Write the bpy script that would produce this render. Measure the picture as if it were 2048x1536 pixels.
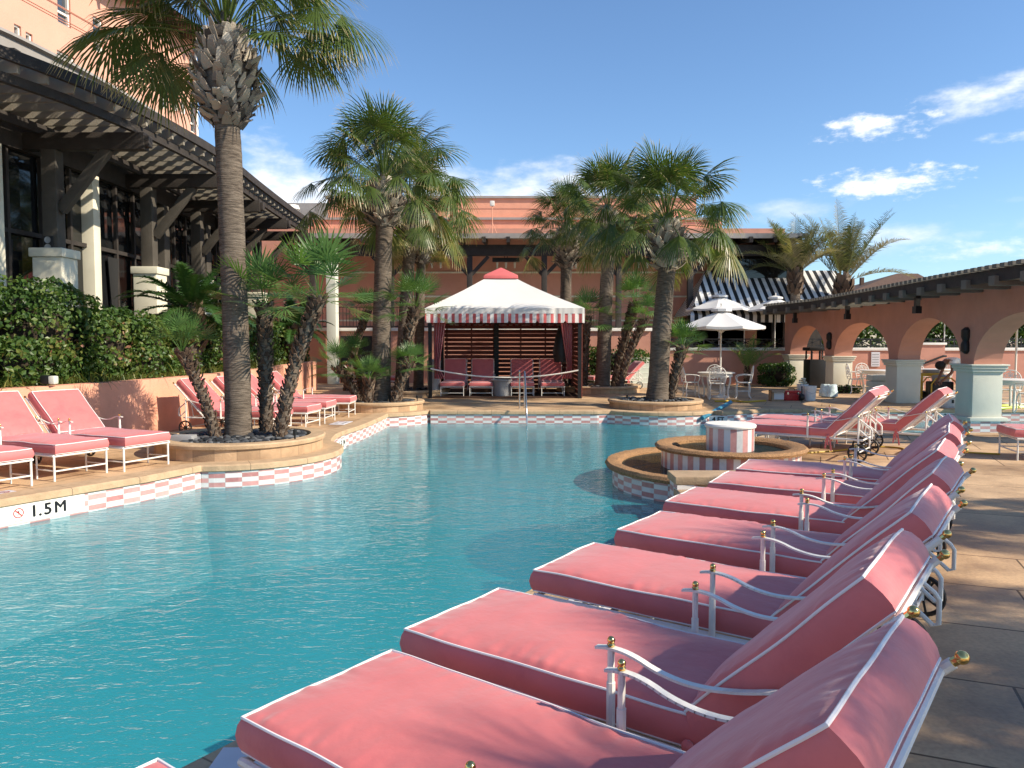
import bpy, bmesh, math, random
from math import sin, cos, pi, radians, sqrt, atan2, hypot
from mathutils import Vector, Matrix, noise
from mathutils.geometry import tessellate_polygon

scene = bpy.context.scene
for o in list(bpy.data.objects):
    bpy.data.objects.remove(o, do_unlink=True)
COL = scene.collection
R = random.Random(7)

# ------------------------------------------------------------------ camera
CAM_H = 1.6
cam = bpy.data.cameras.new('camera')
cam.sensor_width = 36.0
cam.lens = 36.0 * 1538.0 / 2048.0
cam.clip_start = 0.05
cam.clip_end = 3000
camo = bpy.data.objects.new('camera', cam)
COL.objects.link(camo)
camo.location = (0, 0, CAM_H)
camo.rotation_euler = (radians(90 - 3.163), 0, 0)
scene.camera = camo

# ------------------------------------------------------------------ light
SUN_EL, SUN_AZ = 34.0, 110.0          # azimuth clockwise from +Y
sd = Vector((sin(radians(SUN_AZ)) * cos(radians(SUN_EL)), cos(radians(SUN_AZ)) * cos(radians(SUN_EL)), sin(radians(SUN_EL))))
sun = bpy.data.lights.new('sun', 'SUN')
sun.energy = 4.7
sun.angle = radians(0.53)
sun.color = (1.0, 0.88, 0.71)
suno = bpy.data.objects.new('sun', sun)
suno.rotation_euler = sd.to_track_quat('Z', 'Y').to_euler()
COL.objects.link(suno)

scene.view_settings.view_transform = 'Standard'
scene.view_settings.look = 'None'
scene.view_settings.exposure = 0.6
scene.view_settings.gamma = 1.0
scene.view_settings.use_curve_mapping = False
scene.cycles.max_bounces = 10
scene.cycles.transparent_max_bounces = 12
scene.cycles.sample_clamp_indirect = 6.0

world = bpy.data.worlds.new('World')
scene.world = world
world.use_nodes = True
def build_world():
    nt = world.node_tree; N = nt.nodes; L = nt.links
    N.clear()
    out = N.new('ShaderNodeOutputWorld'); bg = N.new('ShaderNodeBackground')
    sky = N.new('ShaderNodeTexSky'); sky.sky_type = 'NISHITA'; sky.sun_disc = False
    sky.sun_elevation = radians(SUN_EL); sky.sun_rotation = radians(SUN_AZ)
    sky.air_density = 1.0; sky.dust_density = 0.2; sky.ozone_density = 2.6
    bg.inputs['Strength'].default_value = 0.112
    tc = N.new('ShaderNodeTexCoord')
    sp = N.new('ShaderNodeSeparateXYZ'); L.new(tc.outputs['Generated'], sp.inputs[0])
    def math_(op, a, b=None, clamp=False):
        n = N.new('ShaderNodeMath'); n.operation = op; n.use_clamp = clamp
        for i, x in enumerate((a, b)):
            if x is None: continue
            if isinstance(x, (int, float)): n.inputs[i].default_value = x
            else: L.new(x, n.inputs[i])
        return n.outputs[0]
    az = math_('ARCTAN2', sp.outputs[0], sp.outputs[1])
    el = math_('ARCSINE', sp.outputs[2])
    cv = N.new('ShaderNodeCombineXYZ'); L.new(az, cv.inputs[0]); L.new(math_('MULTIPLY', el, 2.2), cv.inputs[1])
    def nz(scale, detail, rough, off=0.0):
        m = N.new('ShaderNodeMapping'); m.inputs['Location'].default_value = (off, off * .7, 0)
        L.new(cv.outputs[0], m.inputs[0])
        n = N.new('ShaderNodeTexNoise'); n.inputs['Scale'].default_value = scale
        n.inputs['Detail'].default_value = detail; n.inputs['Roughness'].default_value = rough
        L.new(m.outputs[0], n.inputs['Vector'])
        return n.outputs[0]
    n1 = nz(26, 8, .62, 3.1); n2 = nz(9, 6, .58, 8.3)
    # individual clouds: azimuth, elevation (deg), half sizes (deg), density, noise share
    clouds = [(31.4, 15.0, 5.0, 1.4, 1.1, .9), (24.8, 14.1, 3.8, 1.05, 1.05, .95), (25.8, 10.4, 4.4, 1.1, 1.1, .95),
              (34.5, 10.9, 1.6, .5, .8, 1.0), (33.4, 12.6, 2.6, .45, .55, 1.0),
              (-17.5, 11.0, 7.5, 3.4, 1.3, .7), (-1.0, 10.8, 9, 2.5, 1.15, .75), (-12, 8.6, 13, 2.2, 1.0, .9),
              (27.5, 7.0, 5.5, .9, .62, 1.1), (31, 5.7, 4.5, .8, .5, 1.1), (34, 8.7, 5, .5, .5, 1.1), (19.5, 9.2, 5.5, 1.0, .45, 1.2), (22, 6.3, 9, 1.3, .35, 1.2)]
    tot = None
    for a, e, ha, he, den, sh in clouds:
        dx = math_('DIVIDE', math_('SUBTRACT', az, radians(a)), radians(ha))
        dy0 = math_('SUBTRACT', el, radians(e))
        dy = math_('DIVIDE', dy0, radians(he))
        r2 = math_('SQRT', math_('ADD', math_('MULTIPLY', dx, dx), math_('MULTIPLY', dy, dy)))
        n = n1 if ha < 5 else n2
        v = math_('ADD', math_('SUBTRACT', 1.0, r2), math_('MULTIPLY', math_('SUBTRACT', n, .5), 4.0 * sh))
        v = math_('MULTIPLY', math_('MULTIPLY', v, .85, True), den)
        tot = v if tot is None else math_('MAXIMUM', tot, v)
    sm = N.new('ShaderNodeMapRange'); sm.interpolation_type = 'SMOOTHSTEP'
    sm.inputs['From Min'].default_value = 0.0; sm.inputs['From Max'].default_value = .92
    L.new(tot, sm.inputs['Value'])
    cm = N.new('ShaderNodeValToRGB')
    L.new(n1, cm.inputs[0])
    cm.color_ramp.elements[0].position = .3; cm.color_ramp.elements[0].color = (4.6, 5.4, 6.6, 1)
    cm.color_ramp.elements[1].position = .62; cm.color_ramp.elements[1].color = (7.7, 7.75, 7.9, 1)
    tint = N.new('ShaderNodeMix'); tint.data_type = 'RGBA'; tint.blend_type = 'MULTIPLY'; tint.inputs[0].default_value = 1.0
    L.new(sky.outputs[0], tint.inputs[6]); tint.inputs[7].default_value = (0.86, 1.0, 1.13, 1)
    mx = N.new('ShaderNodeMix'); mx.data_type = 'RGBA'
    L.new(math_('MULTIPLY', sm.outputs[0], .92), mx.inputs[0])
    L.new(tint.outputs[2], mx.inputs[6]); L.new(cm.outputs[0], mx.inputs[7])
    L.new(mx.outputs[2], bg.inputs['Color']); L.new(bg.outputs[0], out.inputs['Surface'])
build_world()

# ------------------------------------------------------------------ helpers
def gx(px, Y):                       # world X seen at picture column px at distance Y
    return (px - 1024) / 1538.0 * (Y + 0.03)
def gz(py, Y):                       # world height seen at picture row py at distance Y
    th = radians(3.163); y = -(py - 768) / 1538.0
    dy = cos(th) + y * sin(th); dz = -sin(th) + y * cos(th)
    return CAM_H + dz * Y / dy
BASE = {}
class MB:
    def __init__(s): s.v = []; s.f = []; s.uv = []; s.hasuv = False
    def vert(s, p): s.v.append((p[0], p[1], p[2])); return len(s.v) - 1
    def face(s, ids, uv=None):
        s.f.append(tuple(ids)); s.uv.append(uv)
        if uv: s.hasuv = True
    def quad(s, a, b, c, d, uv=None):
        i = len(s.v); s.v += [tuple(a), tuple(b), tuple(c), tuple(d)]; s.face((i, i+1, i+2, i+3), uv)
    def poly(s, pts, uv=None):
        i = len(s.v); s.v += [tuple(p) for p in pts]; s.face(tuple(range(i, i+len(pts))), uv)
    def bx(s, x0, x1, y0, y1, z0, z1):
        i = len(s.v)
        s.v += [(x0,y0,z0),(x1,y0,z0),(x1,y1,z0),(x0,y1,z0),(x0,y0,z1),(x1,y0,z1),(x1,y1,z1),(x0,y1,z1)]
        for q in ((0,3,2,1),(4,5,6,7),(0,1,5,4),(1,2,6,5),(2,3,7,6),(3,0,4,7)): s.face([i+k for k in q])
    def beam(s, p, q, w, h, up=(0,0,1)):        # a squared timber from p to q
        p = Vector(p); q = Vector(q); d = (q-p).normalized(); u = Vector(up)
        sd_ = d.cross(u)
        if sd_.length < 1e-4: sd_ = d.cross(Vector((1,0,0)))
        sd_.normalize(); u = sd_.cross(d)
        i = len(s.v)
        for c in (p, q):
            for a, b in ((-1,-1),(1,-1),(1,1),(-1,1)): s.v.append(tuple(c + sd_*(a*w/2) + u*(b*h/2)))
        for k in ((3,2,1,0),(4,5,6,7),(0,1,5,4),(1,2,6,5),(2,3,7,6),(3,0,4,7)): s.face([i+j for j in k])
    def tube(s, pts, r, n=8, cap=True, closed=False):
        P = [Vector(p) for p in pts]; m = len(P)
        rr = r if isinstance(r, (list, tuple)) else [r]*m
        i0 = len(s.v); prev = None
        for k in range(m):
            if closed: t = P[(k+1) % m] - P[k-1]
            else: t = P[min(k+1, m-1)] - P[max(k-1, 0)]
            t.normalize()
            if prev is None:
                a = Vector((0,0,1)) if abs(t.z) < .9 else Vector((1,0,0))
                x = t.cross(a).normalized()
            else:
                x = (prev - t*prev.dot(t)).normalized()
            prev = x; y = t.cross(x)
            for j in range(n):
                a = 2*pi*j/n; s.v.append(tuple(P[k] + (x*cos(a) + y*sin(a))*rr[k]))
        for k in range(m if closed else m-1):
            for j in range(n):
                a = i0+k*n+j; b = i0+k*n+(j+1) % n; k2 = (k+1) % m
                s.face((a, b, i0+k2*n+(j+1) % n, i0+k2*n+j))
        if cap and not closed:
            s.face([i0+j for j in range(n)][::-1]); s.face([i0+(m-1)*n+j for j in range(n)])
    def lathe(s, prof, c=(0,0,0), n=32, a0=0, a1=2*pi, uvw=None):
        i0 = len(s.v); full = abs(a1-a0-2*pi) < 1e-6; cols = n if full else n+1
        for r, z in prof:
            for j in range(cols):
                a = a0+(a1-a0)*j/n; s.v.append((c[0]+r*cos(a), c[1]+r*sin(a), c[2]+z))
        for k in range(len(prof)-1):
            for j in range(n):
                j2 = (j+1) % cols
                uv = None
                if uvw:
                    u0 = uvw*j/n; u1 = uvw*(j+1)/n; uv = [(u0,prof[k][1]),(u1,prof[k][1]),(u1,prof[k+1][1]),(u0,prof[k+1][1])]
                s.face((i0+k*cols+j, i0+k*cols+j2, i0+(k+1)*cols+j2, i0+(k+1)*cols+j), uv)
    def ball(s, c, r, n=10, m=7, sq=(1,1,1)):
        prof = [(max(r*sin(pi*k/m), 1e-5), -r*cos(pi*k/m)) for k in range(m+1)]
        i0 = len(s.v); s.lathe(prof, (0,0,0), n)
        for k in range(i0, len(s.v)):
            x, y, z = s.v[k]; s.v[k] = (c[0]+x*sq[0], c[1]+y*sq[1], c[2]+z*sq[2])
    def prism(s, poly, z0, z1):
        n = len(poly); i = len(s.v)
        for z in (z0, z1): s.v += [(p[0], p[1], z) for p in poly]
        for k in range(n): s.face((i+k, i+(k+1) % n, i+n+(k+1) % n, i+n+k))
        s.face([i+k for k in range(n)][::-1]); s.face([i+n+k for k in range(n)])
    def add(s, o, M=None):
        i = len(s.v)
        s.v += [tuple(M @ Vector(p)) for p in o.v] if M is not None else o.v
        for f, u in zip(o.f, o.uv): s.face([i+k for k in f], u)
    def xf(s, M): s.v = [tuple(M @ Vector(p)) for p in s.v]; return s
    def build(s, name, mat, parent=None, smooth=False, bevel=0, sharp=38, fix=False):
        me = bpy.data.meshes.new(name)
        base = BASE.get(parent.name) if parent is not None else None
        v = s.v
        if base is not None: v = [(p[0]-base[0], p[1]-base[1], p[2]-base[2]) for p in v]
        me.from_pydata(v, [], s.f)
        if s.hasuv:
            ul = me.uv_layers.new(name='UVMap'); flat = []
            for f, u in zip(s.f, s.uv):
                if u: 
                    for a in u: flat += [a[0], a[1]]
                else: flat += [0.0, 0.0]*len(f)
            ul.data.foreach_set('uv', flat)
        if bevel or fix:
            bm = bmesh.new(); bm.from_mesh(me)
            bmesh.ops.remove_doubles(bm, verts=bm.verts, dist=1e-4)
            bmesh.ops.recalc_face_normals(bm, faces=bm.faces)
            if bevel:
                ed = [e for e in bm.edges if len(e.link_faces) == 2 and e.calc_face_angle(0) > .6]
                bmesh.ops.bevel(bm, geom=ed, offset=bevel, segments=2, affect='EDGES', profile=.6)
            bm.to_mesh(me); bm.free()
        me.materials.append(mat)
        if smooth or bevel:
            me.polygons.foreach_set('use_smooth', [True]*len(me.polygons))
            me.set_sharp_from_angle(angle=radians(sharp))
        ob = bpy.data.objects.new(name, me); COL.objects.link(ob)
        if parent is not None:
            ob.parent = parent
            if base is not None: BASE[ob.name] = base
        return ob
def tag(o, label=None, cat=None, group=None, kind=None):
    if label: o['label'] = label
    if cat: o['category'] = cat
    if group: o['group'] = group
    if kind: o['kind'] = kind
    return o
def thing(name, label, cat, loc=(0,0,0), rz=0, group=None, world=False):
    o = bpy.data.objects.new(name, None); COL.objects.link(o)
    o.location = loc; o.rotation_euler = (0,0,rz); o.empty_display_size = .2
    if world: BASE[o.name] = tuple(loc)
    return tag(o, label, cat, group)
KIDS = {}
def kids_of(o): return [c for c in bpy.data.objects if c.parent is o]
def dup(root, loc, rz, label, group=None, sc=None):
    def cp(o, par):
        c = o.copy(); COL.objects.link(c)
        if par is not None: c.parent = par
        for k in kids_of(o): cp(k, c)
        return c
    r = cp(root, None); r.location = loc; r.rotation_euler = (0,0,rz)
    if sc: r.scale = (sc,)*3 if isinstance(sc, (int,float)) else sc
    r['label'] = label
    if group: r['group'] = group
    return r

# ------------------------------------------------------------------ materials
def mat(name, col, rough=.7, var=.12, scale=6.0, bump=0.0, bscale=40.0, metal=0.0, spec=.4, sheen=0.0, dirt=None, stretch=None, coat=0.0):
    m = bpy.data.materials.new(name); m.use_nodes = True
    nt = m.node_tree; N = nt.nodes; L = nt.links; b = N['Principled BSDF']
    b.inputs['Roughness'].default_value = rough; b.inputs['Metallic'].default_value = metal
    b.inputs['Specular IOR Level'].default_value = spec
    if sheen: b.inputs['Sheen Weight'].default_value = sheen; b.inputs['Sheen Roughness'].default_value = .4
    if coat: b.inputs['Coat Weight'].default_value = coat
    tc = N.new('ShaderNodeTexCoord'); mp = N.new('ShaderNodeMapping')
    if stretch: mp.inputs['Scale'].default_value = stretch
    L.new(tc.outputs['Object'], mp.inputs[0])
    nz = N.new('ShaderNodeTexNoise'); nz.inputs['Scale'].default_value = scale; nz.inputs['Detail'].default_value = 6; nz.inputs['Roughness'].default_value = .6
    L.new(mp.outputs[0], nz.inputs['Vector'])
    rp = N.new('ShaderNodeValToRGB'); e = rp.color_ramp.elements
    e[0].position = .28; e[1].position = .72
    e[0].color = [max(0, c*(1-var)) for c in col] + [1]; e[1].color = [min(1, c*(1+var)) for c in col] + [1]
    L.new(nz.outputs[0], rp.inputs[0]); cout = rp.outputs[0]
    if dirt:
        n2 = N.new('ShaderNodeTexNoise'); n2.inputs['Scale'].default_value = dirt[1]; n2.inputs['Detail'].default_value = 8
        n2.inputs['Roughness'].default_value = .7
        L.new(mp.outputs[0], n2.inputs['Vector'])
        r2 = N.new('ShaderNodeMapRange'); r2.inputs['From Min'].default_value = dirt[3] if len(dirt) > 3 else .52; r2.inputs['From Max'].default_value = .75
        r2.inputs['To Max'].default_value = dirt[2]; L.new(n2.outputs[0], r2.inputs['Value'])
        mx = N.new('ShaderNodeMix'); mx.data_type = 'RGBA'; L.new(r2.outputs[0], mx.inputs[0])
        L.new(cout, mx.inputs[6]); mx.inputs[7].default_value = list(dirt[0]) + [1]; cout = mx.outputs[2]
    L.new(cout, b.inputs['Base Color'])
    if bump:
        nb = N.new('ShaderNodeTexNoise'); nb.inputs['Scale'].default_value = bscale; nb.inputs['Detail'].default_value = 5
        L.new(mp.outputs[0], nb.inputs['Vector'])
        bp = N.new('ShaderNodeBump'); bp.inputs['Strength'].default_value = bump; bp.inputs['Distance'].default_value = .02
        L.new(nb.outputs[0], bp.inputs['Height']); L.new(bp.outputs[0], b.inputs['Normal'])
    return m
def mnode(nt, op, a, b=None, clamp=False):
    n = nt.nodes.new('ShaderNodeMath'); n.operation = op; n.use_clamp = clamp
    for i, x in enumerate((a, b)):
        if x is None: continue
        if isinstance(x, (int, float)): n.inputs[i].default_value = x
        else: nt.links.new(x, n.inputs[i])
    return n.outputs[0]
def tile_mat(name, tw, th, stripes=False, zoff=0.0):
    """pink and white marble tiles from the UV (metres along, metres up); grout lines and per-tile tone"""
    m = bpy.data.materials.new(name); m.use_nodes = True
    nt = m.node_tree; N = nt.nodes; L = nt.links; b = N['Principled BSDF']; b.inputs['Roughness'].default_value = .28
    tc = N.new('ShaderNodeTexCoord'); sp = N.new('ShaderNodeSeparateXYZ'); L.new(tc.outputs['UV'], sp.inputs[0])
    u = mnode(nt, 'DIVIDE', sp.outputs[0], tw); v = mnode(nt, 'DIVIDE', mnode(nt, 'ADD', sp.outputs[1], 10.0+zoff), th)
    iu = mnode(nt, 'FLOOR', u); iv = mnode(nt, 'FLOOR', v)
    par = mnode(nt, 'MODULO', iu if stripes else mnode(nt, 'ADD', iu, iv), 2.0)
    cb = N.new('ShaderNodeCombineXYZ'); L.new(iu, cb.inputs[0]); L.new(iv, cb.inputs[1])
    wn = N.new('ShaderNodeTexWhiteNoise'); wn.noise_dimensions = '2D'; L.new(cb.outputs[0], wn.inputs['Vector'])
    nz = N.new('ShaderNodeTexNoise'); nz.inputs['Scale'].default_value = 14; nz.inputs['Detail'].default_value = 7; nz.inputs['Roughness'].default_value = .7
    L.new(tc.outputs['Object'], nz.inputs['Vector'])
    k = mnode(nt, 'ADD', mnode(nt, 'MULTIPLY', wn.outputs['Value'], .45), mnode(nt, 'MULTIPLY', nz.outputs[0], .75))
    rw = N.new('ShaderNodeValToRGB'); L.new(k, rw.inputs[0])
    rw.color_ramp.elements[0].color = (.52,.53,.52,1); rw.color_ramp.elements[1].color = (.74,.72,.69,1); rw.color_ramp.elements[0].position = .25; rw.color_ramp.elements[1].position = .6
    rk = N.new('ShaderNodeValToRGB'); L.new(k, rk.inputs[0])
    rk.color_ramp.elements[0].color = (.42,.18,.17,1); rk.color_ramp.elements[1].color = (.66,.36,.33,1); rk.color_ramp.elements[0].position = .3; rk.color_ramp.elements[1].position = .85
    mx = N.new('ShaderNodeMix'); mx.data_type = 'RGBA'; L.new(par, mx.inputs[0]); L.new(rw.outputs[0], mx.inputs[6]); L.new(rk.outputs[0], mx.inputs[7])
    fu = mnode(nt, 'FRACT', u); fv = mnode(nt, 'FRACT', v)
    gu = mnode(nt, 'LESS_THAN', mnode(nt, 'MINIMUM', fu, mnode(nt, 'SUBTRACT', 1.0, fu)), .0025/tw)
    gv = mnode(nt, 'LESS_THAN', mnode(nt, 'MINIMUM', fv, mnode(nt, 'SUBTRACT', 1.0, fv)), .0025/th)
    g = mnode(nt, 'MULTIPLY', mnode(nt, 'MAXIMUM', gu, gv), .8)
    m2 = N.new('ShaderNodeMix'); m2.data_type = 'RGBA'; L.new(g, m2.inputs[0]); L.new(mx.outputs[2], m2.inputs[6]); m2.inputs[7].default_value = (.5,.46,.43,1)
    L.new(m2.outputs[2], b.inputs['Base Color'])
    return m
def leaf_mat(name, stops, tip=(.32,.25,.12), tipat=.86, trans=.3, rough=.45, spec=.45):
    """foliage coloured by UV.x (each leaf's own tone) and dried toward the leaf tip (UV.y)"""
    m = bpy.data.materials.new(name); m.use_nodes = True
    nt = m.node_tree; N = nt.nodes; L = nt.links; b = N['Principled BSDF']; out = N['Material Output']
    b.inputs['Roughness'].default_value = rough; b.inputs['Specular IOR Level'].default_value = spec
    tc = N.new('ShaderNodeTexCoord'); sp = N.new('ShaderNodeSeparateXYZ'); L.new(tc.outputs['UV'], sp.inputs[0])
    rp = N.new('ShaderNodeValToRGB'); L.new(sp.outputs[0], rp.inputs[0])
    e = rp.color_ramp.elements
    e.remove(e[1]); e[0].position = stops[0][0]; e[0].color = list(stops[0][1]) + [1]
    for p, c in stops[1:]: q = e.new(p); q.color = list(c) + [1]
    t = N.new('ShaderNodeMapRange'); t.inputs['From Min'].default_value = tipat; t.inputs['From Max'].default_value = tipat+.14; L.new(sp.outputs[1], t.inputs['Value'])
    mx = N.new('ShaderNodeMix'); mx.data_type = 'RGBA'; L.new(t.outputs[0], mx.inputs[0]); L.new(rp.outputs[0], mx.inputs[6]); mx.inputs[7].default_value = list(tip)+[1]
    L.new(mx.outputs[2], b.inputs['Base Color'])
    tr = N.new('ShaderNodeBsdfTranslucent'); 
    br = N.new('ShaderNodeMix'); br.data_type = 'RGBA'; br.blend_type = 'MULTIPLY'; br.inputs[0].default_value = 1; L.new(mx.outputs[2], br.inputs[6]); br.inputs[7].default_value = (1.5,1.6,.7,1)
    L.new(br.outputs[2], tr.inputs['Color'])
    ms = N.new('ShaderNodeMixShader'); ms.inputs[0].default_value = trans
    L.new(b.outputs[0], ms.inputs[1]); L.new(tr.outputs[0], ms.inputs[2]); L.new(ms.outputs[0], out.inputs['Surface'])
    return m
def ramp_mat(name, stops, rough=.8, bump=.3, bscale=30):
    """tone by UV.x (each scale, stone or board its own)"""
    m = leaf_mat(name, stops, trans=0.0, rough=rough, spec=.3, tipat=2.0)
    nt = m.node_tree; N = nt.nodes; L = nt.links; b = N['Principled BSDF']
    tc = N.new('ShaderNodeTexCoord'); nb = N.new('ShaderNodeTexNoise'); nb.inputs['Scale'].default_value = bscale; nb.inputs['Detail'].default_value = 5
    L.new(tc.outputs['Object'], nb.inputs['Vector'])
    bp = N.new('ShaderNodeBump'); bp.inputs['Strength'].default_value = bump; bp.inputs['Distance'].default_value = .02
    L.new(nb.outputs[0], bp.inputs['Height']); L.new(bp.outputs[0], b.inputs['Normal'])
    return m

M = {}
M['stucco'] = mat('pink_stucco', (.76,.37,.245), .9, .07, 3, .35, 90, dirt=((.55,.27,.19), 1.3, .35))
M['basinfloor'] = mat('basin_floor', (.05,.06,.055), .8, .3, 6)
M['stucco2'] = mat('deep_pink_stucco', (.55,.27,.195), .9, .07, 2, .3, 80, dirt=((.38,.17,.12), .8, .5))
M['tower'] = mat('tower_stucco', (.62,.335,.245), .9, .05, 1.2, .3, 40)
M['cream'] = mat('cream_stucco', (.70,.66,.52), .9, .05, 2.5, .25, 70, dirt=((.5,.46,.36), 1.5, .3))
M['cool'] = mat('pale_plaster', (.62,.63,.54), .85, .05, 2.5, .2, 60, dirt=((.42,.44,.4), 1.7, .35))
M['white'] = mat('white_trim', (.78,.75,.68), .7, .05, 4, .1, 60)
M['darkwood'] = mat('dark_timber', (.038,.032,.028), .7, .3, 5, .3, 40, stretch=(1,1,1))
M['umber'] = mat('umber_timber', (.075,.066,.054), .75, .2, 4, .2, 40)
M['taupe'] = mat('taupe_painted_timber', (.27,.245,.2), .75, .15, 4, .2, 40)
M['greywood'] = mat('grey_painted_timber', (.16,.15,.125), .75, .2, 4, .2, 40)
M['redwood'] = mat('red_timber', (.16,.042,.03), .6, .35, 4, .3, 30, stretch=(1,8,8))
M['black'] = mat('black_metal', (.012,.012,.012), .45, .2, 8, .0)
M['rubber'] = mat('black_plastic', (.016,.015,.015), .5, .3, 8, .1)
M['wmetal'] = mat('white_painted_metal', (.76,.74,.68), .38, .07, 14, .05, 60, dirt=((.42,.36,.28), 9, .45, .56))
M['brass'] = mat('polished_brass', (.78,.55,.2), .14, .1, 10, metal=1.0)
M['steel'] = mat('brushed_steel', (.6,.6,.6), .25, .1, 10, metal=1.0)
M['fabric'] = mat('pink_canvas', (.64,.165,.16), .6, .06, 5, .22, 13, spec=.4, sheen=.4, dirt=((.50,.10,.115), 3.2, .6, .5))
M['piping'] = mat('white_piping', (.8,.77,.75), .6, .03, 10)
M['glass'] = mat('dark_glass', (.012,.013,.014), .04, .2, 2, spec=.6)
M['wglass'] = mat('window_glass', (.05,.065,.08), .05, .3, 1.2, spec=.9)
M['stone'] = mat('cast_stone', (.50,.35,.21), .85, .18, 7, .35, 60, dirt=((.33,.21,.12), 2.5, .5))
M['pebblerim'] = mat('exposed_pebble_rim', (.36,.2,.09), .85, .6, 60, 1.0, 70)
M['soil'] = mat('mulch', (.07,.035,.02), .95, .5, 20, .8, 40)
M['canvas'] = mat('white_canvas', (.70,.69,.665), .8, .03, 3, .1, 25, dirt=((.62,.62,.6), 1.5, .35))
M['redcanvas'] = mat('red_canvas', (.64,.15,.15), .8, .06, 4, .15, 60)
M['roof'] = mat('brown_shingle', (.12,.072,.05), .9, .2, 6, .4, 30)
M['greyroof'] = mat('grey_roof_metal', (.33,.31,.29), .7, .1, 3, .1, 30)
M['plaster'] = mat('pool_plaster', (.08,.42,.46), .8, .08, .8)
M['wall_reflection'] = mat('painted_wall_reflection', (.2,.48,.52), .8, .08, 1.2)
M['step'] = mat('pool_step', (.7,.74,.74), .6, .05, 3)
M['text'] = mat('black_glaze', (.012,.012,.014), .3, .1, 5)
M['red'] = mat('red_paint', (.5,.03,.03), .4, .1, 5)
M['fan'] = leaf_mat('fan_palm_leaf', [(0,(.055,.095,.022)),(.45,(.085,.125,.03)),(.78,(.15,.17,.05)),(1,(.36,.28,.13))], trans=.28, rough=.38, tip=(.5,.4,.22), tipat=.8)
M['fan2'] = leaf_mat('small_fan_leaf', [(0,(.07,.15,.04)),(.6,(.12,.22,.06)),(1,(.22,.28,.09))], trans=.28, rough=.42, tip=(.3,.26,.12), tipat=.9)
M['pinn'] = leaf_mat('feather_leaf', [(0,(.055,.085,.025)),(.5,(.10,.12,.04)),(1,(.26,.22,.12))], trans=.25, tip=(.3,.25,.14), tipat=.85)
M['sago'] = leaf_mat('sago_leaf', [(0,(.02,.06,.015)),(1,(.05,.11,.025))], trans=.15, rough=.3, spec=.6, tipat=2)
M['hedge'] = leaf_mat('hedge_leaf', [(0,(.03,.07,.014)),(.45,(.07,.13,.025)),(.8,(.15,.18,.04)),(.92,(.2,.13,.05)),(1,(.30,.14,.09))], trans=.25, rough=.42, spec=.4, tipat=2)
M['grass'] = leaf_mat('strap_leaf', [(0,(.05,.1,.02)),(.6,(.11,.15,.03)),(1,(.28,.25,.07))], trans=.25, tipat=2)
M['boot'] = ramp_mat('old_leaf_base', [(0,(.07,.058,.048)),(.35,(.22,.185,.15)),(.7,(.4,.35,.28)),(1,(.58,.52,.42))], .85, .5, 40)
M['fibre'] = ramp_mat('palm_fibre', [(0,(.045,.028,.02)),(.5,(.11,.07,.045)),(1,(.24,.18,.13))], .9, .6, 60)
M['pebble'] = ramp_mat('river_pebble', [(0,(.02,.022,.025)),(.6,(.055,.06,.066)),(1,(.17,.175,.18))], .4, .1, 30)
M['skin'] = mat('skin', (.2,.1,.065), .5, .08, 8)
M['hair'] = mat('dark_hair', (.01,.008,.007), .6, .3, 30, .5, 80)
M['tee'] = mat('white_cotton', (.72,.74,.74), .85, .04, 6, .2, 20)
M['jean'] = mat('dark_trousers', (.025,.022,.025), .85, .2, 8, .2, 40)
M['yellow'] = mat('yellow_paint', (.6,.4,.05), .5, .15, 6)
M['bucket'] = mat('white_plastic', (.72,.73,.72), .4, .05, 6, dirt=((.45,.43,.4), 6, .5))
M['card'] = mat('brown_cardboard', (.36,.24,.15), .9, .08, 8)
M['bag'] = mat('pale_plastic_bag', (.62,.76,.8), .4, .3, 9, .6, 14)
M['lime'] = mat('lime_hose', (.5,.62,.06), .4, .1, 6)
M['hose'] = mat('yellow_cord', (.5,.33,.03), .5, .1, 6)
M['bluewrap'] = mat('blue_plastic', (.04,.2,.3), .3, .2, 8)
M['curtain'] = mat('grey_curtain', (.03,.03,.03), .9, .1, 6)
M['green'] = mat('green_metal', (.01,.07,.05), .5, .2, 6)
M['flower'] = mat('pink_petal', (.75,.2,.35), .6, .1, 10)
M['grey'] = mat('grey_plastic', (.3,.3,.3), .6, .08, 6)
M['signpaper'] = mat('white_sign', (.62,.62,.64), .6, .05, 8)
M['tile'] = tile_mat('checker_tile', .205, .058, zoff=.07)
M['stripetile'] = tile_mat('stripe_tile', .086, 6.0, True)

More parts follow.
